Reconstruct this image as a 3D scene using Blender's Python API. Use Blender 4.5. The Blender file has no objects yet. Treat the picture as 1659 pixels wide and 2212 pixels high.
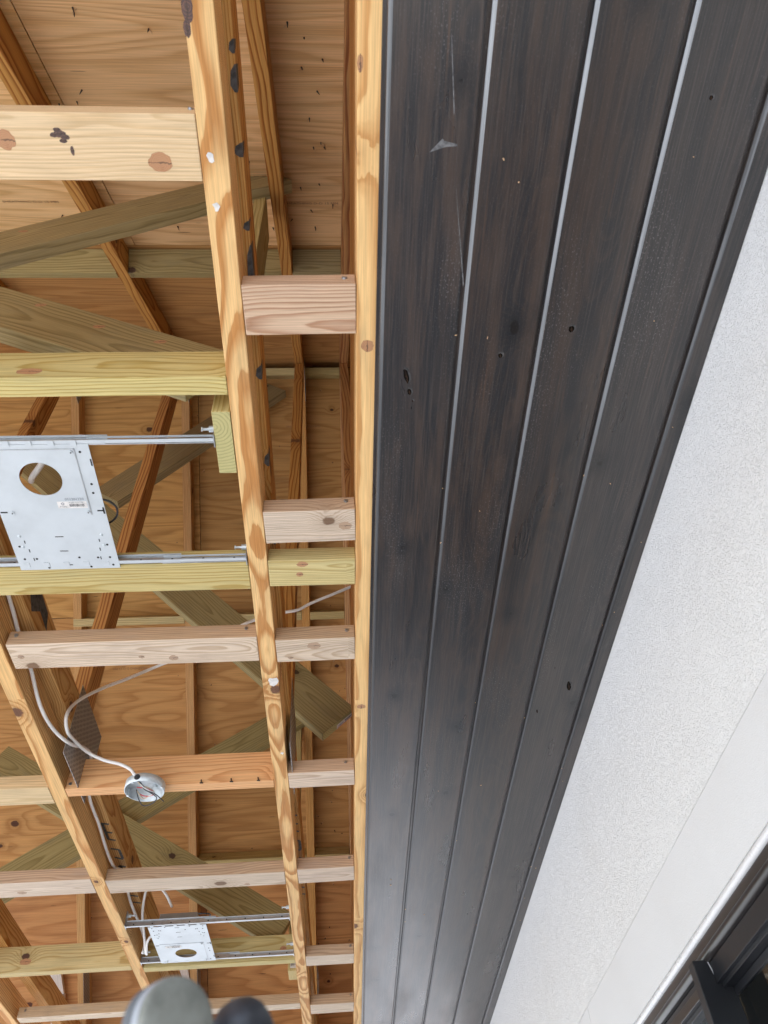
import bpy, bmesh, math, random
from mathutils import Vector, Matrix

random.seed(7)
U = 0.0254                      # everything below is measured in inches
GZ = 75.0                       # the camera stands 75 inches above the ground
scene = bpy.context.scene
COL = scene.collection

# ------------------------------------------------------------------ camera
RM = ((0.99691, -0.01845, 0.07634), (-0.02554, 0.77204, 0.63506), (-0.07065, -0.63530, 0.76902))


def _rot(vx, vy, zx, f):
    d1 = Vector((vx, vy, f)); zy = -(f * f + vx * zx) / vy
    d3 = Vector((zx, zy, f)); d1.normalize(); d3.normalize()
    d2 = d1.cross(d3)
    return Matrix((d2, d1, d3))


R = _rot(-68, 2020, -140, 1661)
cam = bpy.data.cameras.new("camera")
cam.sensor_fit = 'HORIZONTAL'
cam.sensor_width = 36.0
cam.lens = 36.0 * 1661 / 1659
cam.clip_start = 0.02
cam.clip_end = 500
cam.dof.use_dof = True
cam.dof.focus_distance = 2.1
cam.dof.aperture_fstop = 14
camo = bpy.data.objects.new("camera", cam)
COL.objects.link(camo)
cm = Matrix.Identity(4)
for col, v in enumerate((R @ Vector((1, 0, 0)), R @ Vector((0, -1, 0)), R @ Vector((0, 0, -1)))):
    for r in range(3):
        cm[r][col] = v[r]
cm.translation = Vector((0, 0, GZ * U))
camo.matrix_world = cm
scene.camera = camo

# ------------------------------------------------------------------ sky, sun, exposure
SUN_EL, SUN_AZ = 52.0, 236.0     # azimuth of the sun, degrees clockwise from +Y: over the open side, behind the camera
w = bpy.data.worlds.new("World"); scene.world = w; w.use_nodes = True
nt = w.node_tree; nt.nodes.clear()
out = nt.nodes.new('ShaderNodeOutputWorld'); bg = nt.nodes.new('ShaderNodeBackground')
sky = nt.nodes.new('ShaderNodeTexSky'); sky.sky_type = 'NISHITA'; sky.sun_disc = False
sky.sun_elevation = math.radians(SUN_EL); sky.sun_rotation = math.radians(SUN_AZ)
sky.air_density = 1.0; sky.dust_density = 1.5; sky.ozone_density = 1.0
bg.inputs['Strength'].default_value = 0.15
nt.links.new(sky.outputs[0], bg.inputs[0]); nt.links.new(bg.outputs[0], out.inputs[0])
sl = bpy.data.lights.new("sun", 'SUN'); sl.energy = 4.0; sl.angle = math.radians(0.53); sl.color = (1.0, 0.985, 0.96)
so = bpy.data.objects.new("sun", sl); COL.objects.link(so)
az = math.radians(SUN_AZ); el = math.radians(SUN_EL)
sdir = Vector((math.sin(az) * math.cos(el), math.cos(az) * math.cos(el), math.sin(el)))
so.rotation_euler = sdir.to_track_quat('Z', 'Y').to_euler()
so.location = (-5, -3, 8)
vs = scene.view_settings
vs.view_transform = 'Standard'; vs.look = 'None'; vs.gamma = 1.0; vs.use_curve_mapping = False
vs.exposure = 1.68
scene.cycles.max_bounces = 10
scene.cycles.diffuse_bounces = 4


# ------------------------------------------------------------------ node helper
class N:
    def __init__(s, name):
        s.m = bpy.data.materials.new(name); s.m.use_nodes = True
        s.t = s.m.node_tree; s.t.nodes.clear()
        s.o = s.t.nodes.new('ShaderNodeOutputMaterial')

    def n(s, kind, ins=None, **props):
        nd = s.t.nodes.new(kind)
        for k, v in props.items():
            setattr(nd, k, v)
        for k, v in (ins or {}).items():
            s.put(nd.inputs[k], v)
        return nd

    def put(s, sock, v):
        if isinstance(v, bpy.types.NodeSocket):
            s.t.links.new(v, sock)
        else:
            sock.default_value = v

    def m_(s, op, a, b=0.0, c=None, clamp=False):
        nd = s.n('ShaderNodeMath', operation=op, use_clamp=clamp)
        s.put(nd.inputs[0], a); s.put(nd.inputs[1], b)
        if c is not None:
            s.put(nd.inputs[2], c)
        return nd.outputs[0]

    def sep(s, v):
        nd = s.n('ShaderNodeSeparateXYZ', {0: v}); return nd.outputs

    def comb(s, x, y, z):
        return s.n('ShaderNodeCombineXYZ', {0: x, 1: y, 2: z}).outputs[0]

    def noise(s, vec, scale, detail=2.0, rough=0.5, dist=0.0):
        nd = s.n('ShaderNodeTexNoise', {'Vector': vec, 'Scale': scale, 'Detail': detail, 'Roughness': rough, 'Distortion': dist})
        return nd.outputs['Fac'], nd.outputs['Color']

    def ramp(s, fac, stops, interp='LINEAR'):
        nd = s.n('ShaderNodeValToRGB', {0: fac}); cr = nd.color_ramp; cr.interpolation = interp
        while len(cr.elements) < len(stops):
            cr.elements.new(0.5)
        for e, (p, c) in zip(cr.elements, stops):
            e.position = p
            e.color = (c, c, c, 1) if isinstance(c, (int, float)) else (*c, 1)
        return nd.outputs[0]

    def mix(s, fac, a, b, blend='MIX'):
        nd = s.n('ShaderNodeMix', data_type='RGBA', blend_type=blend)
        s.put(nd.inputs[0], fac)
        for i, v in ((6, a), (7, b)):
            s.put(nd.inputs[i], (*v, 1) if isinstance(v, tuple) and len(v) == 3 else v)
        return nd.outputs[2]

    def step(s, e0, e1, x):
        nd = s.n('ShaderNodeMapRange', {0: x, 1: e0, 2: e1, 3: 0.0, 4: 1.0}, interpolation_type='SMOOTHSTEP')
        return nd.outputs[0]

    def finish(s, color, rough, metallic=0.0, bump=None, bdist=0.001, bstr=0.5, spec=0.5, coat=0.0, extra=None):
        b = s.n('ShaderNodeBsdfPrincipled')
        s.put(b.inputs['Base Color'], (*color, 1) if isinstance(color, tuple) and len(color) == 3 else color)
        s.put(b.inputs['Roughness'], rough); s.put(b.inputs['Metallic'], metallic)
        s.put(b.inputs['Specular IOR Level'], spec)
        if coat:
            b.inputs['Coat Weight'].default_value = coat; b.inputs['Coat Roughness'].default_value = 0.2
        if bump is not None:
            bn = s.n('ShaderNodeBump', {'Height': bump, 'Strength': bstr, 'Distance': bdist})
            s.t.links.new(bn.outputs[0], b.inputs['Normal'])
        s.t.links.new(b.outputs[0], s.o.inputs[0])
        return s.m


def wood(name, light, dark, freq=140.0, contrast=1.0, knots=0.45, knotcol=(0.20, 0.085, 0.04), rough=0.68,
         grime=0.25, grimecol=(0.30, 0.24, 0.17), late=(0.50, 0.86), tint=0.14, spec=0.3, wav=1.0, pith=0.045, wscale=1.9, edge=None):
    """Sawn lumber: growth rings round an off-centre pith running along local X, with knots and fibre."""
    s = N(name)
    oc = s.n('ShaderNodeTexCoord').outputs['Object']
    x, y, z = s.sep(oc)
    rnd = s.n('ShaderNodeObjectInfo').outputs['Random']
    wn = s.n('ShaderNodeTexWhiteNoise', {'W': s.m_('MULTIPLY', rnd, 913.7)}, noise_dimensions='1D')
    r1, r2, r3 = s.sep(wn.outputs['Color'])
    xs = s.m_('ADD', x, s.m_('MULTIPLY', r1, 37.0))
    # slow wander of the pith: makes the cathedral arches
    wv = s.noise(s.comb(xs, s.m_('MULTIPLY', y, 2.5), s.m_('MULTIPLY', z, 2.5)), wscale, 2.5, 0.5)[1]
    wy, wz, wr = s.sep(wv)
    yy = s.m_('ADD', s.m_('ADD', y, s.m_('MULTIPLY', s.m_('SUBTRACT', r2, 0.5), 0.07)), s.m_('MULTIPLY', s.m_('SUBTRACT', wy, 0.5), 0.07 * wav))
    zz = s.m_('ADD', s.m_('ADD', z, s.m_('ADD', s.m_('MULTIPLY', r3, 0.03), pith - 0.015)), s.m_('MULTIPLY', s.m_('SUBTRACT', wz, 0.5), 0.10 * wav))
    rad = s.m_('SQRT', s.m_('ADD', s.m_('MULTIPLY', yy, yy), s.m_('MULTIPLY', zz, zz)))
    fine = s.noise(s.comb(s.m_('MULTIPLY', xs, 7.0), s.m_('MULTIPLY', y, 55.0), s.m_('MULTIPLY', z, 55.0)), 1.0, 3.0)[0]
    rad = s.m_('ADD', rad, s.m_('MULTIPLY', s.m_('SUBTRACT', fine, 0.5), 0.004))
    # knots: one per cell along the board, most cells empty
    kv = s.n('ShaderNodeTexVoronoi', {'W': s.m_('MULTIPLY', xs, 2.4), 'Scale': 1.0}, voronoi_dimensions='1D', feature='F1')
    kr, kg, kb = s.sep(kv.outputs['Color'])
    dx = s.m_('MULTIPLY', kv.outputs['Distance'], 1 / 2.4 / 1.35)
    dy = s.m_('SUBTRACT', y, s.m_('MULTIPLY', s.m_('SUBTRACT', kg, 0.5), 0.075))
    jig = s.m_('MULTIPLY', s.m_('SUBTRACT', s.noise(oc, 90.0, 2.0)[0], 0.5), 0.008)
    kd = s.m_('ADD', s.m_('SQRT', s.m_('ADD', s.m_('MULTIPLY', dx, dx), s.m_('MULTIPLY', dy, dy))), jig)
    on = s.m_('LESS_THAN', kr, knots)
    kr_ = s.m_('ADD', 0.005, s.m_('MULTIPLY', kb, 0.011))
    inside = s.m_('MULTIPLY', on, s.m_('SUBTRACT', 1.0, s.step(0.75, 1.1, s.m_('DIVIDE', kd, kr_))))
    near = s.m_('MULTIPLY', on, s.m_('POWER', 2.718, s.m_('MULTIPLY', -1.0, s.m_('POWER', s.m_('DIVIDE', kd, s.m_('MULTIPLY', kr_, 2.3)), 2.0))))
    rad = s.m_('ADD', rad, s.m_('MULTIPLY', near, 0.022))
    vary = s.noise(s.comb(s.m_('MULTIPLY', rad, 60.0), r1, 0.0), 1.0, 2.0)[0]
    ring = s.m_('FRACT', s.m_('ADD', s.m_('MULTIPLY', rad, freq), s.m_('MULTIPLY', vary, 1.6)))
    band = s.ramp(ring, [(0.0, 0.25), (0.07, 0.0), (late[0], 0.12), (late[1], 1.0), (0.96, 0.9), (1.0, 0.25)])
    fib = s.noise(s.comb(s.m_('MULTIPLY', xs, 9.0), s.m_('MULTIPLY', y, 420.0), s.m_('MULTIPLY', z, 420.0)), 1.0, 3.0, 0.6)[0]
    c = s.mix(s.m_('MULTIPLY', band, contrast, clamp=True), light, dark)
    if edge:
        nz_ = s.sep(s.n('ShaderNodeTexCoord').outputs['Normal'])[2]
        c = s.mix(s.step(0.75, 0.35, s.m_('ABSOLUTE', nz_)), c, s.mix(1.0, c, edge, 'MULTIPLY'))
    blot = s.noise(s.comb(s.m_('MULTIPLY', xs, 5.0), s.m_('MULTIPLY', y, 24.0), s.m_('MULTIPLY', z, 24.0)), 1.0, 5.0, 0.65)[0]
    c = s.mix(s.m_('MULTIPLY', s.step(0.48, 0.78, blot), grime), c, grimecol)
    halo = s.m_('MULTIPLY', s.m_('SUBTRACT', near, inside), 0.45, clamp=True)
    c = s.mix(halo, c, tuple(d * 0.8 for d in dark))
    kring = s.m_('FRACT', s.m_('MULTIPLY', kd, 420.0))
    kc = s.mix(s.m_('MULTIPLY', kring, 0.6), knotcol, tuple(k * 0.35 for k in knotcol))
    c = s.mix(inside, c, kc)
    val = s.m_('ADD', s.m_('ADD', 1.0 - tint / 2, s.m_('MULTIPLY', r2, tint)), s.m_('MULTIPLY', s.m_('SUBTRACT', fib, 0.5), 0.85))
    hsv = s.n('ShaderNodeHueSaturation', {'Color': c, 'Value': val, 'Saturation': s.m_('ADD', 0.93, s.m_('MULTIPLY', r3, 0.12)),
                                           'Hue': s.m_('ADD', 0.494, s.m_('MULTIPLY', r1, 0.012))})
    bump = s.m_('ADD', s.m_('MULTIPLY', fib, 0.6), s.m_('ADD', s.m_('MULTIPLY', band, 0.25), s.m_('MULTIPLY', inside, -0.6)))
    return s.finish(hsv.outputs[0], rough, bump=bump, bdist=0.0007, bstr=0.5, spec=spec)


def plywood(name, light, dark, patch, kn=0.5):
    """Rotary-cut veneer: contour bands of a stretched height field, knots and splits, grain along local X."""
    s = N(name)
    oc = s.n('ShaderNodeTexCoord').outputs['Object']
    x, y, z = s.sep(oc)
    rnd = s.n('ShaderNodeObjectInfo').outputs['Random']
    xs = s.m_('ADD', x, s.m_('MULTIPLY', rnd, 53.0)); ys = s.m_('ADD', y, s.m_('MULTIPLY', rnd, 17.0))
    p = s.comb(s.m_('MULTIPLY', xs, 0.62), s.m_('MULTIPLY', ys, 5.2), z)
    h = s.noise(p, 1.0, 2.2, 0.45, 0.25)[0]
    rp = s.comb(s.m_('MULTIPLY', xs, 1.2), ys, 0.0)
    kv = s.n('ShaderNodeTexVoronoi', {'Vector': s.comb(s.m_('MULTIPLY', xs, 2.6), s.m_('MULTIPLY', ys, 3.6), 0.0), 'Scale': 1.0}, voronoi_dimensions='2D')
    kr, kg, kb = s.sep(kv.outputs['Color'])
    kd = s.m_('ADD', kv.outputs['Distance'], s.m_('MULTIPLY', s.m_('SUBTRACT', s.noise(oc, 60.0, 2.0)[0], 0.5), 0.03))
    on = s.m_('LESS_THAN', kr, kn)
    krad = s.m_('ADD', 0.02, s.m_('MULTIPLY', kg, 0.045))
    inside = s.m_('MULTIPLY', on, s.m_('SUBTRACT', 1.0, s.step(0.8, 1.1, s.m_('DIVIDE', kd, krad))))
    near = s.m_('MULTIPLY', on, s.m_('POWER', 2.718, s.m_('MULTIPLY', -1.0, s.m_('POWER', s.m_('DIVIDE', kd, s.m_('MULTIPLY', krad, 2.6)), 2.0))))
    h = s.m_('ADD', h, s.m_('MULTIPLY', near, 0.12))
    ring = s.m_('FRACT', s.m_('MULTIPLY', h, 15.0))
    band = s.ramp(ring, [(0.0, 0.35), (0.12, 0.0), (0.45, 0.1), (0.8, 0.9), (0.92, 1.0), (1.0, 0.35)])
    fib = s.noise(s.comb(s.m_('MULTIPLY', xs, 5.0), s.m_('MULTIPLY', ys, 240.0), 0.0), 1.0, 3.0, 0.6)[0]
    c = s.mix(s.m_('MULTIPLY', band, 0.62), light, dark)
    blot = s.noise(s.comb(s.m_('MULTIPLY', xs, 1.6), s.m_('MULTIPLY', ys, 9.0), 0.0), 1.0, 5.0, 0.62)[0]
    c = s.mix(s.m_('MULTIPLY', s.step(0.5, 0.75, blot), 0.5), c, patch)
    sp = s.noise(s.comb(s.m_('MULTIPLY', xs, 7.0), s.m_('MULTIPLY', ys, 90.0), 0.0), 1.0, 2.0)[0]
    split = s.m_('MULTIPLY', s.step(0.73, 0.77, sp), 0.8)
    c = s.mix(split, c, (0.07, 0.035, 0.02))
    c = s.mix(s.m_('MULTIPLY', s.m_('SUBTRACT', near, inside), 0.5, clamp=True), c, tuple(v * 0.75 for v in dark))
    c = s.mix(inside, c, (0.085, 0.035, 0.018))
    val = s.m_('ADD', s.m_('ADD', 0.84, s.m_('MULTIPLY', rnd, 0.32)), s.m_('MULTIPLY', s.m_('SUBTRACT', fib, 0.5), 0.8))
    c = s.n('ShaderNodeHueSaturation', {'Color': c, 'Value': val, 'Hue': s.m_('ADD', 0.49, s.m_('MULTIPLY', s.m_('FRACT', s.m_('MULTIPLY', rnd, 7.3)), 0.016))}).outputs[0]
    bump = s.m_('ADD', fib, s.m_('MULTIPLY', s.m_('ADD', split, inside), -1.2))
    return s.finish(c, 0.72, bump=bump, bdist=0.0008, bstr=0.5, spec=0.25)


def soffit_mat(name):
    """Black-stained boards: brown shows through along the grain, satin film, scuffs and open knots."""
    s = N(name)
    oc = s.n('ShaderNodeTexCoord').outputs['Object']
    x, y, z = s.sep(oc)
    rnd = s.n('ShaderNodeObjectInfo').outputs['Random']
    wn = s.n('ShaderNodeTexWhiteNoise', {'W': s.m_('MULTIPLY', rnd, 771.3)}, noise_dimensions='1D')
    r1, r2, r3 = s.sep(wn.outputs['Color'])
    xs = s.m_('ADD', x, s.m_('MULTIPLY', r1, 41.0))
    wv = s.noise(s.comb(xs, s.m_('MULTIPLY', y, 2.0), 0.0), 1.6, 3.0, 0.55)[1]
    wy, wz, wr = s.sep(wv)
    yy = s.m_('ADD', s.m_('ADD', y, s.m_('MULTIPLY', s.m_('SUBTRACT', r2, 0.5), 0.12)), s.m_('MULTIPLY', s.m_('SUBTRACT', wy, 0.5), 0.05))
    zz = s.m_('ADD', s.m_('ADD', 0.03, s.m_('MULTIPLY', r3, 0.09)), s.m_('MULTIPLY', s.m_('SUBTRACT', wz, 0.5), 0.07))
    rad = s.m_('SQRT', s.m_('ADD', s.m_('MULTIPLY', yy, yy), s.m_('MULTIPLY', zz, zz)))
    kv = s.n('ShaderNodeTexVoronoi', {'W': s.m_('MULTIPLY', xs, 2.2), 'Scale': 1.0}, voronoi_dimensions='1D')
    kr, kg, kb = s.sep(kv.outputs['Color'])
    dx = s.m_('MULTIPLY', kv.outputs['Distance'], 1 / 2.2 / 1.3)
    dy = s.m_('SUBTRACT', y, s.m_('MULTIPLY', s.m_('SUBTRACT', kg, 0.5), 0.09))
    kd = s.m_('ADD', s.m_('SQRT', s.m_('ADD', s.m_('MULTIPLY', dx, dx), s.m_('MULTIPLY', dy, dy))),
              s.m_('MULTIPLY', s.m_('SUBTRACT', s.noise(oc, 110.0, 3.0)[0], 0.5), 0.012))
    on = s.m_('LESS_THAN', kr, 0.62)
    kr_ = s.m_('ADD', 0.002, s.m_('MULTIPLY', kb, 0.0075))
    inside = s.m_('MULTIPLY', on, s.m_('SUBTRACT', 1.0, s.step(0.7, 1.1, s.m_('DIVIDE', kd, kr_))))
    near = s.m_('MULTIPLY', on, s.m_('POWER', 2.718, s.m_('MULTIPLY', -1.0, s.m_('POWER', s.m_('DIVIDE', kd, 0.022), 2.0))))
    rad = s.m_('ADD', rad, s.m_('MULTIPLY', near, 0.02))
    ring = s.m_('FRACT', s.m_('MULTIPLY', rad, 260.0))
    band = s.ramp(ring, [(0.0, 0.1), (0.55, 0.0), (0.9, 1.0), (1.0, 0.1)])
    fib = s.noise(s.comb(s.m_('MULTIPLY', xs, 5.0), s.m_('MULTIPLY', y, 330.0), s.m_('MULTIPLY', z, 60.0)), 1.0, 3.0, 0.65)[0]
    brown = s.noise(s.comb(s.m_('MULTIPLY', xs, 2.2), s.m_('MULTIPLY', y, 26.0), 0.0), 1.0, 7.0, 0.72)[0]
    bf = s.m_('MULTIPLY', s.step(0.42, 0.62, brown), s.m_('ADD', 0.35, s.m_('MULTIPLY', r3, 0.65)))
    c = s.mix(bf, (0.024, 0.0235, 0.025), (0.080, 0.056, 0.044))
    c = s.mix(s.m_('MULTIPLY', band, s.m_('ADD', 0.0, s.m_('MULTIPLY', fib, 0.6))), c, (0.095, 0.068, 0.053))
    c = s.mix(s.m_('MULTIPLY', s.step(0.48, 0.66, fib), 0.6), c, (0.082, 0.068, 0.060))
    streak = s.noise(s.comb(s.m_('MULTIPLY', xs, 3.0), s.m_('MULTIPLY', y, 150.0), 0.0), 1.0, 2.0)[0]
    c = s.mix(s.m_('MULTIPLY', s.step(0.62, 0.80, streak), 0.55), c, (0.125, 0.078, 0.053))
    c = s.mix(s.m_('MULTIPLY', near, 0.75), c, (0.011, 0.012, 0.014))
    c = s.mix(inside, c, (0.010, 0.008, 0.007))
    c = s.n('ShaderNodeHueSaturation', {'Color': c, 'Value': s.m_('ADD', 0.50, s.m_('MULTIPLY', r2, 0.36)), 'Saturation': s.m_('ADD', 0.8, s.m_('MULTIPLY', r1, 0.5))}).outputs[0]
    # chalky dust: speckle and the odd wiped smear
    dm = s.step(0.50, 0.72, s.noise(s.comb(s.m_('MULTIPLY', xs, 2.6), s.m_('MULTIPLY', y, 9.0), r2), 1.0, 3.0)[0])
    spk = s.step(0.60, 0.72, s.noise(s.comb(s.m_('MULTIPLY', xs, 260.0), s.m_('MULTIPLY', y, 420.0), 0.0), 1.0, 1.0)[0])
    c = s.mix(s.m_('MULTIPLY', s.m_('MULTIPLY', spk, s.m_('ADD', 0.15, dm)), 0.6), c, (0.20, 0.19, 0.185))
    sm = s.step(0.69, 0.83, s.noise(s.comb(s.m_('MULTIPLY', xs, 6.0), s.m_('MULTIPLY', y, 13.0), r1), 1.0, 4.0, 0.6, 0.8)[0])
    c = s.mix(s.m_('MULTIPLY', sm, 0.28), c, (0.16, 0.155, 0.155))
    rg = s.m_('ADD', s.m_('ADD', 0.20, s.m_('MULTIPLY', blob := s.noise(s.comb(s.m_('MULTIPLY', xs, 3.0), s.m_('MULTIPLY', y, 14.0), 0.0), 1.0, 4.0)[0], 0.20)), s.m_('MULTIPLY', dm, 0.06))
    bump = s.m_('ADD', s.m_('ADD', s.m_('MULTIPLY', fib, 0.55), s.m_('MULTIPLY', band, 0.4)), s.m_('MULTIPLY', inside, -3.0))
    return s.finish(c, rg, bump=bump, bdist=0.00022, bstr=0.3, spec=0.72)


def stucco_mat(name, col, grain, strength, dist):
    s = N(name)
    oc = s.n('ShaderNodeTexCoord').outputs['Object']
    g1 = s.noise(oc, grain, 2.5, 0.6, 0.3)[0]
    g2 = s.noise(oc, grain * 0.3, 2.0, 0.5)[0]
    g3 = s.noise(oc, grain * 0.06, 3.0, 0.6)[0]
    h = s.m_('ADD', s.m_('MULTIPLY', s.step(0.48, 0.66, g1), s.m_('ADD', 0.45, g3)), s.m_('MULTIPLY', g2, 1.3))
    stain = s.noise(oc, 2.3, 5.0, 0.6)[0]
    c = s.mix(s.m_('MULTIPLY', s.step(0.45, 0.75, stain), 0.35), col, tuple(v * f for v, f in zip(col, (0.90, 0.885, 0.86))))
    x, y, z = s.sep(oc)
    drip = s.noise(s.comb(x, s.m_('MULTIPLY', y, 14.0), s.m_('MULTIPLY', z, 2.0)), 1.0, 3.0)[0]
    c = s.mix(s.m_('MULTIPLY', s.step(0.55, 0.8, drip), 0.10), c, (0.62, 0.63, 0.66))
    return s.finish(c, 0.8, bump=h, bdist=dist, bstr=strength, spec=0.3)


def plain(name, col, rough, metallic=0.0, spec=0.5, var=0.12, scale=25.0, bump=0.2):
    s = N(name)
    oc = s.n('ShaderNodeTexCoord').outputs['Object']
    f = s.noise(oc, scale, 4.0, 0.6)[0]
    f2 = s.noise(oc, scale * 9, 2.0)[0]
    c = s.mix(s.m_('MULTIPLY', s.step(0.35, 0.75, f), 1.0), col, tuple(v * (1 - var) for v in col))
    rg = s.m_('ADD', rough - 0.06, s.m_('MULTIPLY', f, 0.12))
    return s.finish(c, rg, metallic, bump=s.m_('ADD', f, f2), bdist=0.0004, bstr=bump, spec=spec)


def plate_mat(name):
    """Toothed truss plate: rows of punched slots in galvanised sheet."""
    s = N(name)
    oc = s.n('ShaderNodeTexCoord').outputs['Object']
    x, y, z = s.sep(oc)
    u = s.m_('MULTIPLY', x, 1 / (0.36 * U)); v = s.m_('ADD', s.m_('MULTIPLY', y, 1 / (0.62 * U)), s.m_('MULTIPLY', s.m_('FLOOR', u), 0.5))
    a = s.m_('ABSOLUTE', s.m_('SUBTRACT', s.m_('FRACT', u), 0.5)); b = s.m_('ABSOLUTE', s.m_('SUBTRACT', s.m_('FRACT', v), 0.5))
    slot = s.m_('MULTIPLY', s.m_('LESS_THAN', a, 0.22), s.m_('LESS_THAN', b, 0.30))
    n = s.noise(oc, 60.0, 3.0)[0]
    c = s.mix(n, (0.36, 0.355, 0.34), (0.48, 0.475, 0.46))
    c = s.mix(slot, c, (0.11, 0.105, 0.10))
    return s.finish(c, 0.5, s.m_('SUBTRACT', 0.7, s.m_('MULTIPLY', slot, 0.7)), bump=s.m_('MULTIPLY', slot, -1.0), bdist=0.0015, bstr=0.6)


def endgrain_mat(name):
    s = N(name)
    oc = s.n('ShaderNodeTexCoord').outputs['Object']
    x, y, z = s.sep(oc)
    nw = s.m_('MULTIPLY', s.m_('SUBTRACT', s.noise(oc, 40.0, 3.0)[0], 0.5), 0.006)
    yy = s.m_('ADD', y, 0.015); zz = s.m_('ADD', z, 0.035)
    rad = s.m_('ADD', s.m_('SQRT', s.m_('ADD', s.m_('MULTIPLY', yy, yy), s.m_('MULTIPLY', zz, zz))), nw)
    ring = s.m_('FRACT', s.m_('MULTIPLY', rad, 150.0))
    b = s.ramp(ring, [(0, 0.1), (0.5, 0.1), (0.85, 1.0), (1.0, 0.1)])
    c = s.mix(s.m_('MULTIPLY', b, 0.8), (0.56, 0.49, 0.22), (0.33, 0.30, 0.11))
    c = s.mix(s.m_('MULTIPLY', s.noise(oc, 300.0, 2.0)[0], 0.3), c, (0.30, 0.30, 0.14))
    return s.finish(c, 0.8, bump=b, bdist=0.0006)


M = {}
PL, PD = (0.80, 0.50, 0.205), (0.50, 0.205, 0.045)
PG = dict(grime=0.38, grimecol=(0.40, 0.27, 0.13), knots=0.22)
M['pine'] = wood('arched_pine', PL, PD, freq=160, contrast=1.0, wav=1.25, wscale=1.15, pith=0.035, late=(0.42, 0.72), **PG)
M['pine_straight'] = wood('straight_pine', PL, PD, freq=135, contrast=0.9, wav=0.22, wscale=2.2, pith=0.11, **PG)
M['pine_wavy'] = wood('wavy_pine', PL, PD, freq=130, contrast=0.8, wav=0.28, wscale=1.6, pith=0.075, **PG)
M['chord'] = wood('truss_pine', (0.64, 0.37, 0.14), (0.42, 0.165, 0.038), freq=190, contrast=1.0, knots=0.3, grime=0.25, grimecol=(0.34, 0.205, 0.10), wav=0.4, wscale=1.6, pith=0.08)
M['web'] = wood('red_pine', (0.56, 0.285, 0.085), (0.29, 0.09, 0.017), freq=90, contrast=1.0, knots=0.3, grime=0.2, grimecol=(0.3, 0.16, 0.07), wav=0.9, wscale=1.3)
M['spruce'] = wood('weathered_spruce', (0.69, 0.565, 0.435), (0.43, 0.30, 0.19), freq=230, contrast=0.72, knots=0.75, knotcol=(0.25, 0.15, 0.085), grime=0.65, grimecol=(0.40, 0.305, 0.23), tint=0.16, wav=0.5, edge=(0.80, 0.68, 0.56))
M['fir'] = wood('pink_fir', (0.66, 0.475, 0.31), (0.40, 0.205, 0.10), freq=250, contrast=0.85, knots=0.25, knotcol=(0.12, 0.06, 0.03), grime=0.25, grimecol=(0.5, 0.37, 0.26), wav=0.4, pith=0.09)
M['cream'] = wood('cream_pine', (0.68, 0.51, 0.29), (0.52, 0.355, 0.165), freq=190, contrast=0.6, knots=0.0, grime=0.6, grimecol=(0.53, 0.395, 0.215), wav=0.6)
M['orange'] = wood('orange_pine', (0.72, 0.42, 0.175), (0.50, 0.215, 0.06), freq=150, contrast=0.75, knots=0.75, knotcol=(0.26, 0.10, 0.04), grime=0.2, grimecol=(0.5, 0.28, 0.12), wav=0.45)
M['treated'] = wood('treated_pine', (0.60, 0.485, 0.225), (0.40, 0.27, 0.08), freq=190, contrast=0.85, knots=0.35, knotcol=(0.12, 0.06, 0.035), grime=0.5, grimecol=(0.42, 0.37, 0.19), wav=0.5)
M['brace'] = wood('treated_brace', (0.39, 0.31, 0.145), (0.24, 0.18, 0.07), freq=130, contrast=0.85, knots=0.3, knotcol=(0.09, 0.05, 0.03), grime=0.6, grimecol=(0.25, 0.215, 0.125), wav=0.6)  # darker copy of the treated pine, attic shade put into its colour
M['pale'] = wood('pale_cleat', (0.66, 0.58, 0.52), (0.55, 0.46, 0.40), freq=200, contrast=0.5, knots=0.1, grime=0.3, grimecol=(0.5, 0.44, 0.4))
M['ply'] = plywood('sheathing_plywood', (0.53, 0.285, 0.10), (0.33, 0.145, 0.04), (0.25, 0.125, 0.05))
M['ply_tan'] = plywood('tan_sheathing_plywood', (0.76, 0.50, 0.245), (0.53, 0.29, 0.10), (0.46, 0.27, 0.115), 0.04)
M['soffit'] = soffit_mat('black_stained_board')
def bevel_mat(name, k=1.0):
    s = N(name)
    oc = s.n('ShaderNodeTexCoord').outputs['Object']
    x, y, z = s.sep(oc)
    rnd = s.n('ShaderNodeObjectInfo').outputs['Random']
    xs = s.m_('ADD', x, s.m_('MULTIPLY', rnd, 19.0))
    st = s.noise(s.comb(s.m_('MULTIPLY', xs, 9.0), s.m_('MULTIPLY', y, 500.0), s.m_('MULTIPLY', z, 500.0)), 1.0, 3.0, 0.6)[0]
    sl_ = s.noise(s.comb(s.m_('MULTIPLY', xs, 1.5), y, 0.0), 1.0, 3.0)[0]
    pale_bevel = s.m_('MULTIPLY', s.step(-0.2, -2.1, x), s.m_('ADD', 0.45, s.m_('MULTIPLY', sl_, 0.9)), clamp=True)  # pale grey at the near end, fading to near black along the board
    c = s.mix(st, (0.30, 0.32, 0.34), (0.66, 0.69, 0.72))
    c = s.mix(s.m_('MULTIPLY', pale_bevel, s.m_('ADD', k - 0.25, s.m_('MULTIPLY', s.step(0.3, 0.62, s.noise(s.comb(s.m_('MULTIPLY', xs, 4.0), s.m_('MULTIPLY', y, 160.0), s.m_('MULTIPLY', z, 160.0)), 1.0, 2.0)[0]), 0.35)), clamp=True), (0.022, 0.022, 0.024), c)
    return s.finish(c, 0.4, bump=st, bdist=0.0004, bstr=0.3)


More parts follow.
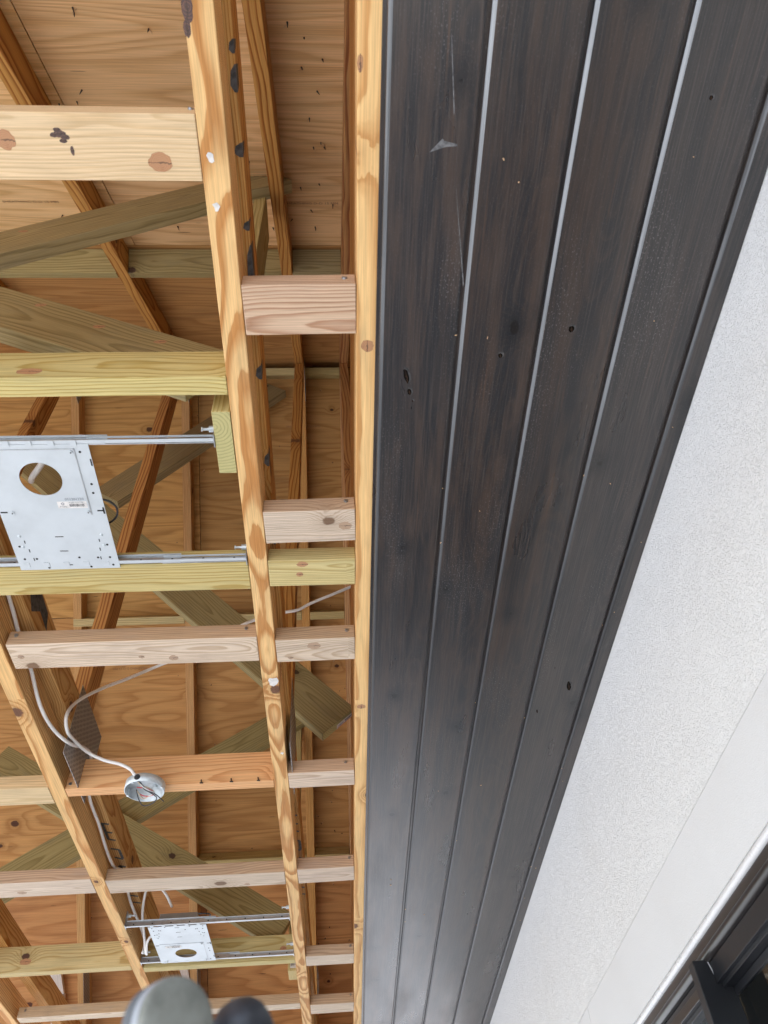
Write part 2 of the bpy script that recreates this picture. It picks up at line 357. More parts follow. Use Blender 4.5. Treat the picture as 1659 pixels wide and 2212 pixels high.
M['worn'] = bevel_mat('worn_edge')
M['worn_dim'] = bevel_mat('stained_edge', 0.42)
M['stucco'] = stucco_mat('white_stucco', (0.73, 0.735, 0.735), 350.0, 0.75, 0.0014)
M['band'] = stucco_mat('smooth_render', (0.645, 0.65, 0.655), 420.0, 0.3, 0.0009)
M['bead'] = plain('white_sealant', (0.66, 0.66, 0.67), 0.28, spec=0.6, var=0.04, bump=0.04)
M['bronze'] = plain('bronze_aluminium', (0.020, 0.017, 0.0165), 0.30, 0.0, spec=0.7, var=0.15, bump=0.06)
M['black'] = plain('black_frame', (0.009, 0.010, 0.013), 0.36, spec=0.5, bump=0.05)
M['galv'] = plain('galvanised_sheet', (0.60, 0.645, 0.675), 0.45, 0.3, var=0.14, scale=9, bump=0.05)
M['galvd'] = plain('galvanised_bar', (0.52, 0.54, 0.56), 0.34, 0.85, var=0.2, scale=40, bump=0.1)
M['zinc'] = plain('zinc', (0.66, 0.72, 0.75), 0.42, 0.45, var=0.25, scale=60, bump=0.1)
M['nail'] = plain('nail_steel', (0.36, 0.38, 0.40), 0.4, 0.8)
M['rust'] = plain('rusty_nail', (0.05, 0.03, 0.02), 0.7)
M['hole'] = plain('punched_hole', (0.02, 0.02, 0.02), 0.8)
M['cable'] = plain('white_cable_sheath', (0.92, 0.905, 0.88), 0.42, var=0.10, bump=0.1)
M['dark_rubber'] = plain('black_rubber', (0.050, 0.054, 0.066), 0.5, var=0.75, scale=45)
M['grey_rubber'] = plain('grey_rubber', (0.30, 0.305, 0.27), 0.85, spec=0.25, var=0.4, scale=70)
M['grey_side'] = plain('grey_side', (0.16, 0.17, 0.18), 0.75, spec=0.3, var=0.2)
M['grey_rim'] = plain('grey_rim', (0.38, 0.40, 0.43), 0.7, var=0.1)
M['ink'] = plain('black_paint', (0.10, 0.10, 0.105), 0.7, var=0.75, scale=90)
M['stamp'] = plain('ink_stamp', (0.27, 0.135, 0.06), 0.8)
M['print'] = plain('grey_print', (0.16, 0.18, 0.22), 0.7)
M['paper'] = plain('white_paper', (0.80, 0.77, 0.74), 0.7, var=0.25, scale=70)
M['red'] = plain('red_print', (0.50, 0.05, 0.05), 0.6)
M['red_wire'] = plain('red_wire', (0.55, 0.06, 0.08), 0.4)
M['copper'] = plain('tan_wire', (0.60, 0.48, 0.34), 0.45)
M['plate'] = plate_mat('truss_plate')
def knot_mat(name, a, b_, freq, rough=0.65, spec=0.5):
    s = N(name)
    oc = s.n('ShaderNodeTexCoord').outputs['Object']
    x, y, z = s.sep(oc)
    nz = s.noise(oc, 120.0, 3.0)[0]
    r = s.m_('ADD', s.m_('SQRT', s.m_('ADD', s.m_('MULTIPLY', x, x), s.m_('MULTIPLY', y, y))), s.m_('MULTIPLY', nz, 0.004))
    ring = s.m_('FRACT', s.m_('MULTIPLY', r, freq))
    c = s.mix(s.m_('MULTIPLY', ring, 0.6), a, b_)
    c = s.mix(s.m_('MULTIPLY', s.step(0.55, 0.75, s.noise(oc, 50.0, 3.0)[0]), 0.5), c, b_)
    c = s.mix(s.m_('MULTIPLY', s.step(0.35, 0.0, s.m_('MULTIPLY', s.m_('ADD', z, 0.0), 4500.0)), 0.6), c, tuple(v * 0.6 for v in b_))
    ck = s.m_('LESS_THAN', s.m_('ABSOLUTE', s.m_('ADD', s.m_('MULTIPLY', y, 0.8), s.m_('SUBTRACT', s.m_('MULTIPLY', nz, 0.006), 0.003))), 0.0005)
    c = s.mix(s.m_('MULTIPLY', ck, 0.7), c, (0.05, 0.03, 0.02))
    return s.finish(c, rough, bump=ring, bdist=0.0004, spec=spec)


M['knot'] = knot_mat('brown_knot', (0.52, 0.27, 0.135), (0.33, 0.15, 0.065), 420.0)
M['greyknot'] = knot_mat('grey_brown_knot', (0.50, 0.345, 0.235), (0.30, 0.185, 0.11), 380.0)
M['soffknot'] = knot_mat('open_knot', (0.004, 0.004, 0.004), (0.018, 0.012, 0.009), 500.0, 0.95, 0.05)
M['torn'] = knot_mat('torn_bark', (0.06, 0.04, 0.042), (0.24, 0.12, 0.07), 260.0)
M['endgrain'] = endgrain_mat('treated_end_grain')
M['splinter'] = plain('pale_splinter', (0.62, 0.40, 0.22), 0.8)
s = N('window_glass')
b = s.n('ShaderNodeBsdfPrincipled')
b.inputs['Base Color'].default_value = (0.45, 0.50, 0.48, 1); b.inputs['Roughness'].default_value = 0.02
b.inputs['Transmission Weight'].default_value = 1.0; b.inputs['IOR'].default_value = 1.5
s.t.links.new(b.outputs[0], s.o.inputs[0]); M['glass'] = s.m
s = N('ground_gravel')
oc = s.n('ShaderNodeTexCoord').outputs['Object']
f = s.noise(oc, 30.0, 6.0, 0.65)[0]; f2 = s.noise(oc, 0.6, 4.0)[0]
c = s.mix(f, (0.49, 0.49, 0.485), (0.39, 0.39, 0.385)); c = s.mix(s.m_('MULTIPLY', f2, 0.4), c, (0.43, 0.425, 0.415))
M['ground'] = s.finish(c, 0.9, bump=f, bdist=0.01, bstr=0.5)
M['chalk'] = plain('chalk_streak', (0.19, 0.19, 0.195), 0.7, var=0.75, scale=110)
M['scuff'] = plain('chalk_scuff', (0.085, 0.082, 0.082), 0.6, var=0.85, scale=90)  # painted highlight for the knothole rims
M['soil'] = plain('dark_soil', (0.07, 0.055, 0.042), 0.95, var=0.4, scale=20)  # for the added sheet that cuts ground bounce
M['inside'] = plain('dark_room', (0.04, 0.036, 0.03), 0.9)

# ------------------------------------------------------------------ object helpers
WM = {}


def place(o, m, parent=None):
    WM[o.name] = m.copy()
    if parent is not None:
        o.parent = parent
        o.matrix_basis = WM[parent.name].inverted() @ m
    else:
        o.matrix_basis = m
    return o


def tag(o, label=None, cat=None, group=None, kind=None):
    for k, v in (('label', label), ('category', cat), ('group', group), ('kind', kind)):
        if v:
            o[k] = v
    return o


def W(x, y, z):
    return Vector((x * U, y * U, (z + GZ) * U))


def thing(name, p, label, cat, group=None):
    o = bpy.data.objects.new(name, None); COL.objects.link(o); o.empty_display_size = 0.05
    place(o, Matrix.Translation(W(*p)))
    return tag(o, label, cat, group)


def link(name, me, m, parent=None, mat=None):
    if mat is not None and not me.materials:
        me.materials.append(mat if not isinstance(mat, str) else M[mat])
    o = bpy.data.objects.new(name, me); COL.objects.link(o)
    return place(o, m, parent)


def mesh(name, bm, smooth=False):
    me = bpy.data.meshes.new(name)
    bmesh.ops.recalc_face_normals(bm, faces=bm.faces)
    bm.to_mesh(me); bm.free()
    if smooth:
        for p in me.polygons:
            p.use_smooth = True
    return me


_boxes = {}


def box_mesh(l, wd, t, bev=0.05):
    key = (round(l, 3), round(wd, 3), round(t, 3), bev)
    if key in _boxes:
        return _boxes[key].copy()
    bm = bmesh.new()
    bmesh.ops.create_cube(bm, size=1.0, matrix=Matrix.Diagonal((l * U, wd * U, t * U, 1)))
    if bev:
        bmesh.ops.bevel(bm, geom=list(bm.edges), offset=bev * U, segments=2, profile=0.5, affect='EDGES')
    _boxes[key] = mesh('board', bm)
    return _boxes[key].copy()


def frame(xa, ya, loc):
    xa = Vector(xa).normalized(); ya = Vector(ya); ya = (ya - xa * ya.dot(xa)).normalized(); za = xa.cross(ya)
    m = Matrix.Identity(4)
    for i, v in enumerate((xa, ya, za)):
        for r in range(3):
            m[r][i] = v[r]
    m.translation = loc
    return m


def board(name, x0, x1, y0, y1, z0, z1, axis, mat, parent=None, swap=False, bev=0.06, tilt=0.0):
    """Axis-aligned lumber; local X runs along the grain, local Y across the wide face."""
    lo = (x0, y0, z0); hi = (x1, y1, z1); d = [hi[i] - lo[i] for i in range(3)]
    a = 'xyz'.index(axis); rest = [i for i in range(3) if i != a]
    wi, ti = sorted(rest, key=lambda i: -d[i])
    if swap:
        wi, ti = ti, wi
    e = [Vector((1, 0, 0)), Vector((0, 1, 0)), Vector((0, 0, 1))]
    c = W(*[(lo[i] + hi[i]) / 2 for i in range(3)])
    m = frame(e[a], e[wi], c)
    if tilt:
        m = Matrix.Translation(c) @ Matrix.Rotation(tilt, 4, 'Z') @ Matrix.Translation(-c) @ m
    return link(name, box_mesh(d[a], d[wi], d[ti], bev), m, parent, mat)


def slat(name, p0, p1, wdir, wd, t, mat, parent=None, bev=0.06, swap=False):
    """A board from p0 to p1 (centre line), its wide face along wdir."""
    a = W(*p0); b = W(*p1); L = (b - a).length / U
    m = frame(b - a, wdir, (a + b) / 2)
    if swap:
        m = frame(b - a, m.col[2].to_3d(), (a + b) / 2); wd, t = t, wd
    return link(name, box_mesh(L, wd, t, bev), m, parent, mat)


def cyl_mesh(r, h, seg=16, r2=None):
    bm = bmesh.new()
    bmesh.ops.create_cone(bm, cap_ends=True, segments=seg, radius1=r * U, radius2=(r if r2 is None else r2) * U, depth=h * U)
    return mesh('round', bm)


def disc(name, p, ndir, r, h, mat, parent=None, seg=14, r2=None):
    q = Vector(ndir).to_track_quat('Z', 'Y').to_matrix().to_4x4(); q.translation = W(*p)
    return link(name, cyl_mesh(r, h, seg, r2), q, parent, mat)


def spline(pts, n=8):
    pts = [Vector(p) for p in pts]; out = []
    P = [pts[0] * 2 - pts[1]] + pts + [pts[-1] * 2 - pts[-2]]
    for i in range(1, len(P) - 2):
        for k in range(n):
            t = k / n
            a, b_, c_, d = P[i - 1], P[i], P[i + 1], P[i + 2]
            out.append(0.5 * ((2 * b_) + (c_ - a) * t + (2 * a - 5 * b_ + 4 * c_ - d) * t * t + (3 * b_ - a - 3 * c_ + d) * t ** 3))
    out.append(pts[-1])
    return out


def tube_mesh(pts, r, seg=8, flat=1.0, n=8):
    path = [Vector(W(*p)) for p in spline(pts, n)]
    bm = bmesh.new(); rings = []
    up = Vector((0.13, 0.2, 1)).normalized()
    for i, p in enumerate(path):
        t = (path[min(i + 1, len(path) - 1)] - path[max(i - 1, 0)]).normalized()
        sx = t.cross(up).normalized(); sy = sx.cross(t).normalized()
        up = sy
        rings.append([bm.verts.new(p + (sx * math.cos(k * 2 * math.pi / seg) + sy * math.sin(k * 2 * math.pi / seg) * flat) * r * U) for k in range(seg)])
    for a, b_ in zip(rings, rings[1:]):
        for k in range(seg):
            bm.faces.new((a[k], a[(k + 1) % seg], b_[(k + 1) % seg], b_[k]))
    bm.faces.new(rings[0][::-1]); bm.faces.new(rings[-1])
    return mesh('tube', bm, True)


def tube(name, pts, r, mat, parent=None, seg=8, flat=1.0, n=8):
    me = tube_mesh(pts, r, seg, flat, n)
    if parent is None:
        c = sum((v.co for v in me.vertices), Vector()) / len(me.vertices)
        me.transform(Matrix.Translation(-c))
        return link(name, me, Matrix.Translation(c), None, mat)
    me.transform(WM[parent.name].inverted())
    return link(name, me, WM[parent.name], parent, mat)


def poly(name, prof, y0, y1, mat, parent, smooth=False):
    """Extrude an XZ profile along Y."""
    bm = bmesh.new()
    cx = sum(p[0] for p in prof) / len(prof); cz = sum(p[1] for p in prof) / len(prof)
    A = [bm.verts.new(((p[0] - cx) * U, (y0 - y1) / 2 * U, (p[1] - cz) * U)) for p in prof]
    B = [bm.verts.new(((p[0] - cx) * U, (y1 - y0) / 2 * U, (p[1] - cz) * U)) for p in prof]
    n = len(prof)
    for i in range(n):
        f = bm.faces.new((A[i], A[(i + 1) % n], B[(i + 1) % n], B[i])); f.smooth = smooth
    bm.faces.new(A[::-1]); bm.faces.new(B)
    return link(name, mesh(name, bm), Matrix.Translation(W(cx, (y0 + y1) / 2, cz)), parent, mat)


def text(name, body, m, size, mat, parent, thick=0.0):
    cu = bpy.data.curves.new('lettering', 'FONT'); cu.body = body; cu.size = size * U; cu.align_x = 'CENTER'; cu.align_y = 'CENTER'
    cu.extrude = thick * U; cu.resolution_u = 2
    tmp = bpy.data.objects.new('lettering', cu); COL.objects.link(tmp)
    me = bpy.data.meshes.new_from_object(tmp.evaluated_get(bpy.context.evaluated_depsgraph_get()))
    bpy.data.objects.remove(tmp); bpy.data.curves.remove(cu)
    me.materials.clear()
    return link(name, me, m, parent, mat)


def ngon(name, pts3, nrm, thick, mat, parent):
    """A thin patch lying on a surface: outline in inches, extruded along nrm."""
    c = sum((W(*p) for p in pts3), Vector()) / len(pts3)
    bm = bmesh.new(); nv = Vector(nrm).normalized() * thick * U
    A = [bm.verts.new(W(*p) - c) for p in pts3]; B = [bm.verts.new(W(*p) - c + nv) for p in pts3]
    n = len(A)
    for i in range(n):
        bm.faces.new((A[i], A[(i + 1) % n], B[(i + 1) % n], B[i]))
    bm.faces.new(A); bm.faces.new(B[::-1])
    return link(name, mesh(name, bm), Matrix.Translation(c), parent, mat)


# ------------------------------------------------------------------ ground
bm = bmesh.new()
bmesh.ops.create_grid(bm, x_segments=8, y_segments=8, size=120.0)
g = link('ground', mesh('ground', bm), Matrix.Translation((0, 0, 0)), None, 'ground'); tag(g, kind='structure')

bm = bmesh.new()
bmesh.ops.create_grid(bm, x_segments=2, y_segments=2, size=0.5, matrix=Matrix.Diagonal((330 * U, 75 * U, 1, 1)))
g2 = link('soil', mesh('soil', bm), Matrix.Translation(Vector((-140 * U, 152 * U, 0.004))), None, 'soil'); tag(g2, kind='structure')  # unseen dark sheet added to cut bounce light into the far bays

# ------------------------------------------------------------------ roof geometry
AY, AZ, SL = 75.0, 136.3, 0.875
SN = math.hypot(1, SL)
N1 = Vector((0, SL, -1)).normalized()      # inward (down) normal of the near slope
N2 = Vector((0, -SL, -1)).normalized()
D1 = Vector((0, -1, -SL)).normalized()     # down-slope directions
D2 = Vector((0, 1, -SL)).normalized()


def roofz(y):
    return AZ - SL * abs(y - AY)


def rp(x, side, dist, off):
    """Point on the underside of the sheathing: dist inches down the slope, off inches inward."""
    d, n = (D1, N1) if side == 1 else (D2, N2)
    v = Vector((x, AY, AZ)) + d * dist + n * off
    return (v.x, v.y, v.z)


# sheathing: every panel a part
rs = thing('roof_sheathing', (-40, 75, 136.3), 'orange brown plywood roof sheathing seen from below between the rafters, with nail tips poking through', 'roof sheathing')
for side in (1, 2):
    d = D1 if side == 1 else D2
    for row in range(3):
        off = 0.0 if (row + side) % 2 else 48.0
        for k in range(-2, 2):
            xa = -49.8 + off - 24 + k * 96; xb = xa + 96
            xa = max(xa, -112.0); xb = min(xb, 46.0)
            if xb - xa < 4:
                continue
            a = rp((xa + xb) / 2, side, row * 48 + 24, -0.32)
            m = frame((1, 0, 0), d, W(*a))
            link('panel', box_mesh(xb - xa - 0.12, 47.88, 0.6, 0.0), m, rs, 'ply_tan' if side == 1 and row > 0 else 'ply')
for side in (1, 2):
    d = D1 if side == 1 else D2
    a = rp(-33, side, 73.0, -1.1)
    link('roof_covering', box_mesh(160, 150, 0.5, 0.0), frame((1, 0, 0), d, W(*a)), rs, 'dark_rubber')
gm = bmesh.new()
A = [gm.verts.new(Vector((0, (y - 75) * U, (z - 86) * U))) for (y, z) in ((-30, 46), (180, 46), (75, 135.2))]
gm.faces.new(A); ext = bmesh.ops.extrude_face_region(gm, geom=gm.faces[:])
bmesh.ops.translate(gm, verts=[v for v in ext['geom'] if isinstance(v, bmesh.types.BMVert)], vec=(0.6 * U, 0, 0))
link('gable_panel', mesh('gable_panel', gm), Matrix.Translation(W(-111, 75, 86)), rs, 'ply')  # unseen left gable closure, added to darken the attic
# nail tips through the plywood
rng = random.Random(3)
bm = bmesh.new()
sp_pts = []
for side, dlo, dhi, cnt in ((1, 50, 112, 95), (2, 2, 120, 85)):
    n = N1 if side == 1 else N2
    for k in range(cnt):
        cx = rng.choice((-4.0, -2.2, -0.9, 0.6, -26, -24.5, -29.8, -48, -16, -11, -34, -20, -8.0))
        x = cx + rng.uniform(-1.2, 1.2); dd = rng.uniform(dlo, dhi)
        p = W(*rp(x, side, dd, 0.0)); L = rng.uniform(0.25, 0.6)
        q = (n + Vector((rng.uniform(-.5, .5), rng.uniform(-.5, .5), 0))).normalized().to_track_quat('Z', 'Y').to_matrix().to_4x4()
        q.translation = p + n * (L * 0.45) * U
        bmesh.ops.create_cone(bm, cap_ends=True, segments=5, radius1=0.09 * U, radius2=0.03 * U, depth=L * U, matrix=q)
        sp_pts.append((x, side, dd))
nt_o = link('nail_tips', mesh('nail_tips', bm), Matrix.Translation((0, 0, 0)), rs, 'rust'); tag(nt_o, kind='stuff')
bm = bmesh.new()
for (x, side, dd) in sp_pts[::2]:
    n = N1 if side == 1 else N2
    p = W(*rp(x + rng.uniform(-.2, .2), side, dd - 0.2, 0.0))
    q = (n * 0.4 + Vector((rng.uniform(-1, 1), rng.uniform(-1, 1), 0))).normalized().to_track_quat('Z', 'Y').to_matrix().to_4x4()
    q.translation = p + n * 0.12 * U
    bmesh.ops.create_cone(bm, cap_ends=True, segments=4, radius1=0.07 * U, radius2=0.01 * U, depth=rng.uniform(0.4, 0.9) * U, matrix=q)
sp = link('splinters', mesh('splinters', bm), Matrix.Translation((0, 0, 0)), rs, 'splinter'); tag(sp, kind='stuff')
# printed grade stamps on the plywood
for (x, side, dd, body, flip) in ((-35.5, 1, 58.4, 'SHEATHING D-D 15 MM', False), (-1.8, 1, 58.4, 'SHEATHING D-D 15 MM', False), (-39.5, 2, 58.0, 'SHEATHING D-D 15 MM', True), (-5.5, 2, 11.6, 'SHEATHING D-D 15 MM', True)):
    d, n = (D1, N1) if side == 1 else (D2, N2)
    p = W(*rp(x, side, dd, 0.05))
    xa = Vector((1, 0, 0)) if not flip else Vector((-1, 0, 0))
    ya = n.cross(xa)
    text('grade_stamp', body, frame(xa, ya, p), 0.62, 'stamp', rs)

# ------------------------------------------------------------------ trusses
TR = {'far_left': -49.0, 'left': -28.4, 'middle': -6.3, 'right': 1.9}


def truss(key, label):
    x0 = TR[key]; x1 = x0 + 1.5; xm = x0 + 0.75
    t = thing('roof_truss', (xm, 75, 48.5), label, 'roof truss', 'roof trusses')
    ch = board('bottom_chord', x0, x1, -26, 172, 48.55, 52.05, 'y', 'chord', t)
    for side in (1, 2):
        a = rp(xm, side, 1.0, 1.78); b_ = rp(xm, side, 131, 1.78)
        slat('top_chord', a, b_, N1 if side == 1 else N2, 3.5, 1.5, 'web' if side == 1 else 'chord', t)
    board('king_post', x0, x1, 68.4, 71.9, 52.1, 126.0, 'z', 'web', t)
    # toothed plates
    def gp(y, z, ly, lz, rot=0.0):
        for sx in ((x1 + 0.03, 1),):
            m = frame((0, math.cos(rot), math.sin(rot)), (0, -math.sin(rot), math.cos(rot)), W(sx[0], y, z))
            link('gusset_plate', box_mesh(ly, lz, 0.05, 0.0), m, t, 'plate')
    gp(71.6, 49.2, 9.4, 8.2)
    gp(74.4, 130.6, 7.0, 4.5)
    gp(160, 57.6, 10, 3.4, -math.atan(SL))
    return t, ch


tl, chl = truss('left', 'pine roof truss with grey toothed plate and bold black stencil marks, above the junction box')
tm, chm = truss('middle', 'pine roof truss over the middle joist with charred looking dark stamps along its edge')
tf, chf = truss('far_left', 'pine roof truss at the far left edge beyond the junction box bay')
tr_, chr_ = truss('right', 'pine roof truss above the joist that borders the black soffit')

# black marks on the chords (flat paint on the underside and side)
mz = 48.54
for (ya, yb, wd) in ((6.8, 7.5, .35), (8.0, 9.4, .45), (12.0, 12.8, .6), (16.5, 17.1, .45), (18.0, 20.6, .42), (26.5, 27.6, .5), (34, 35.2, .45), (42.5, 43.3, .4)):
    xr = -4.8
    pts = [(xr, ya, mz), (xr, yb, mz)]
    for k in range(5):
        f = k / 4; pts.append((xr - wd * 0.8 * math.sin(math.pi * (0.15 + 0.8 * f)) * (1.15 if k % 2 else 0.95), yb - (yb - ya) * f, mz))
    ngon('stencil_mark', pts, (0, 0, -1), 0.015, 'ink', chm)
    ngon('stencil_mark', [(xr, ya, 48.56), (xr, yb, 48.56), (xr, yb - 0.2, 49.6), (xr, ya + 0.2, 49.9)], (1, 0, 0), 0.015, 'ink', chm)


def stroke(parent, pts, wd, z, mat='ink'):
    for (ax, ay), (bx, by) in zip(pts, pts[1:]):
        d = Vector((bx - ax, by - ay, 0)); nrm = Vector((-d.y, d.x, 0)).normalized() * wd / 2
        ngon('stencil_mark', [(ax + nrm.x, ay + nrm.y, z), (bx + nrm.x, by + nrm.y, z), (bx - nrm.x, by - nrm.y, z), (ax - nrm.x, ay - nrm.y, z)], (0, 0, -1), 0.012, mat, parent)


for (ch, x0) in ((chl, -28.35), (chm, -6.25)):
    o = 0.78 if ch is chm else 0.0
    for pts in ([(0.35, 86.6), (1.25, 86.9)], [(0.45, 88.6), (1.25, 88.9)], [(0.45, 90.3), (1.3, 90.7)], [(0.5, 86.6), (0.5, 90.3)],
                [(0.3, 92.6), (1.3, 93.0)], [(1.25, 93.0), (1.3, 95.2)], [(0.4, 94.8), (1.3, 95.4)], [(0.5, 97.0), (1.25, 97.4)], [(0.45, 97.0), (1.3, 99.5)],
                [(0.4, 105.2), (1.4, 105.6)], [(0.4, 107.2), (1.4, 107.6)]):
        stroke(ch, [(x0 + p[0], p[1]) for p in pts], 0.33, mz)
ngon('stencil_mark', [(-26.88, 49.5, 50.0), (-26.88, 51.5, 51.8), (-26.88, 54.0, 51.6), (-26.88, 55.0, 50.2), (-26.88, 52.5, 50.4), (-26.88, 51.0, 49.0)], (1, 0, 0), 0.012, 'ink', chl)

# ------------------------------------------------------------------ ceiling joists (nailed under the trusses)
def joist(x0, label, mat='pine', y0=-40, y1=172, w_=1.5):
    j = board('ceiling_joist', x0, x0 + w_, y0, y1, 45, 48.5, 'y', mat, None, swap=True)
    return tag(j, label, 'joist', 'ceiling joists')


j1 = joist(-6.75, 'long golden pine joist with arched grain and paper scraps, middle of the open framing')
j0 = joist(-29.7, 'pine ceiling joist with straight stripes at lower left, beside the round junction box', 'pine_straight')
jm = joist(-51.9, 'pine ceiling joist cut off by the lower left corner of the photo', 'pine_straight')
j2 = joist(1.75, 'pine ceiling joist along the edge of the black soffit', 'pine_wavy')
rim = board('rim_board', 1.78, 3.28, -40, 172, 48.56, 59.8, 'y', 'chord'); tag(rim, 'wide pine rim board standing on the joist beside the black soffit', 'rim board')

# ------------------------------------------------------------------ blocking between the joists
LT, L0, L1r, R2 = -6.78, -28.17, -5.22, 1.72
BG = 'blocks nailed between the ceiling joists'


def block(x0, x1, y0, y1, h, mat, label, nails=((0.93, .5),), tilt=0.0):
    o = board('blocking', x0, x1, y0, y1, 45.0, 45.0 + h, 'x', mat, None, tilt=tilt)
    tag(o, label, 'wood block', BG)
    for (fx, fz) in nails:
        x = x0 + (x1 - x0) * fx
        disc('nail', (x, y0 - 0.03 + math.tan(tilt) * (x - (x0 + x1) / 2), 45 + h * fz + 0.25), (0.25, -1, 0.15), 0.17, 0.12, 'nail', o, 10)
    return o


block(L0, LT, 9.75, 13.15, 1.5, 'cream', 'cream pine block laid flat with round knots, highest in the left bay', ((0.985, .5),))
block(L1r, R2, 19.1, 22.4, 1.5, 'fir', 'pinkish fir block with straight grain beside the soffit, highest in the right bay', ((0.9, .4),), -0.012)
block(L0, LT, 25.35, 26.75, 3.5, 'treated', 'greenish treated block on edge above the upper metal light plate', ())
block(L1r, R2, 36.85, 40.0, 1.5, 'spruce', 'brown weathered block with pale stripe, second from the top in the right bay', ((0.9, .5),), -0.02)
block(L0, LT, 41.95, 44.95, 1.5, 'treated', 'yellow green treated block under the lower rail of the upper light plate', ())
block(L1r, R2, 41.95, 44.75, 1.5, 'treated', 'yellow green treated block with two dark knots in the right bay', ())
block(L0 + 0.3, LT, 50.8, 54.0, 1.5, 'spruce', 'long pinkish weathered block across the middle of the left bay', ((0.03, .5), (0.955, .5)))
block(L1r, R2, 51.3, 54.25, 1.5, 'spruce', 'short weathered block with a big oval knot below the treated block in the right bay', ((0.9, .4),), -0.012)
block(L0, LT, 73.3, 74.7, 3.5, 'orange', 'orange pine block on edge carrying the round metal junction box', ((0.02, .1),))
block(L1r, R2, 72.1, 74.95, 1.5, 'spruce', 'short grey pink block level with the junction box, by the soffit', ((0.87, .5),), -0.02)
block(-49.9, -29.75, 72.8, 75.9, 1.5, 'cream', 'pale block at the left edge level with the junction box', ())
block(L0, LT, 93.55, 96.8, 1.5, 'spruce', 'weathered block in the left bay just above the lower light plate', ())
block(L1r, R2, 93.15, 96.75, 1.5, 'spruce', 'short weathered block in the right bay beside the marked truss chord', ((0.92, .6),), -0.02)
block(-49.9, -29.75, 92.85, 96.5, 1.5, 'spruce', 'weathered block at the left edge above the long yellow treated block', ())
block(L0, LT, 120.0, 121.4, 3.5, 'treated', 'yellow treated block on edge behind the lower light plate', ())
block(-49.9, -29.75, 119.0, 120.4, 3.5, 'treated', 'yellow treated block on edge with a dark knot at the left edge', ())
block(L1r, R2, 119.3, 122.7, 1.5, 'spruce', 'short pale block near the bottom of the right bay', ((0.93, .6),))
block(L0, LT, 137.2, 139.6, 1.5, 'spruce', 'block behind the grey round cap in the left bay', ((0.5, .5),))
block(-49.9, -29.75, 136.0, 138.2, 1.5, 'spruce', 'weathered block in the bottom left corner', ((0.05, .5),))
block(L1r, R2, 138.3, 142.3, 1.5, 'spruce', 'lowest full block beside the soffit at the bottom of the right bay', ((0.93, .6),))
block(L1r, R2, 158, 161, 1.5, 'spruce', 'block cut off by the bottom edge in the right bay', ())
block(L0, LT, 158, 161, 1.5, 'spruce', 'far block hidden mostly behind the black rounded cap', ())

# ------------------------------------------------------------------ purlin blocks under the sheathing joints
bays = (('between the left and middle trusses', -26.85, -6.35), ('between the middle and right trusses', -4.75, 1.85), ('left of the left truss', -49.0, -28.45))
rows = ((1, 49.6, 'under the upper plywood seam'), (2, 1.5, 'at the ridge'), (2, 48.6, 'under the middle plywood seam'), (2, 94.6, 'under the lowest plywood seam'))
for (bn, xa, xb) in bays:
    for (side, dd, rn) in rows:
        d, n = (D1, N1) if side == 1 else (D2, N2)
        a = rp(xa, side, dd if side == 2 else dd - 3.2, 1.82); b_ = rp(xb, side, dd if side == 2 else dd - 3.2, 1.82)
        o = slat('purlin_block', a, b_, n, 3.5, 1.45, 'brace' if side == 1 else 'treated')
        tag(o, 'greenish purlin block %s, %s' % (rn, bn), 'purlin block', 'purlin blocks under the sheathing seams')

fo_ = next(o for o in COL.objects if 'carrying the round metal' in o.get('label', ''))
for x in (-14.3, -11.2, -8.4):
    disc('bent_nail', (x, 73.25, 45.25), (0.2, -0.6, -1), 0.09, 0.7, 'rust', fo_, 8, 0.05)
    disc('bent_nail', (x + 0.05, 73.2, 45.0), (1, 0.1, 0), 0.07, 0.35, 'rust', fo_, 8)
# ------------------------------------------------------------------ knots one can pick out
def knot(parent, p, nrm, rx, ry, mat='knot', along=(1, 0, 0)):
    k = random.Random(int(abs(p[0] * 131 + p[1] * 57)))
    bm = bmesh.new(); n = 20
    c = bm.verts.new((0, 0, 0.012 * U)); rim = []
    for i in range(n):
        a = 2 * math.pi * i / n; j = k.uniform(0.88, 1.1)
        rim.append(bm.verts.new((rx * j * math.cos(a) * U, ry * j * math.sin(a) * U, 0.002 * U)))
    for i in range(n):
        bm.faces.new((c, rim[i], rim[(i + 1) % n]))
    z = Vector(nrm); x = Vector(along); y = z.cross(x)
    return link('knot', mesh('knot', bm), frame(x, y, W(*p)), parent, mat)


def find(lbl):
    return next(o for o in COL.objects if lbl in o.get('label', ''))


DN, FR = (0, 0, -1), (0, -1, 0)
cb_ = find('cream pine block')
knot(cb_, (-16.84, 11.12, 44.995), DN, .52, .50); knot(cb_, (-8.94, 12.19, 44.995), DN, .62, .52)
for (dx, dy, r) in ((0, 0, .34), (.25, .15, .25), (-.3, .05, .22), (.12, .34, .2), (-.1, -.2, .2)):
    knot(cb_, (-13.95 + dx, 10.8 + dy, 44.994), DN, r, r * .55, 'torn')
knot(cb_, (-13.47, 11.62, 44.995), DN, .1, .24, 'torn')
knot(find('greenish treated block on edge'), (-19.51, 25.345, 45.9), FR, .85, .42)
for (x, y, rx, ry, sw) in ((2.45, 23.2, .42, .42, 0), (1.9, 7.3, .16, .42, 0), (2.33, 61.2, .42, .34, 0)):
    knot(j2, (x, y, 44.995), DN, ry, rx, along=(0, 1, 0))
b_ = find('brown weathered block'); knot(b_, (0.95, 38.4, 44.995), DN, .5, .4, 'greyknot')
b_ = find('with two dark knots'); knot(b_, (-2.76, 43.45, 44.995), DN, .3, .26); knot(b_, (-2.5, 42.35, 44.995), DN, .45, .3)
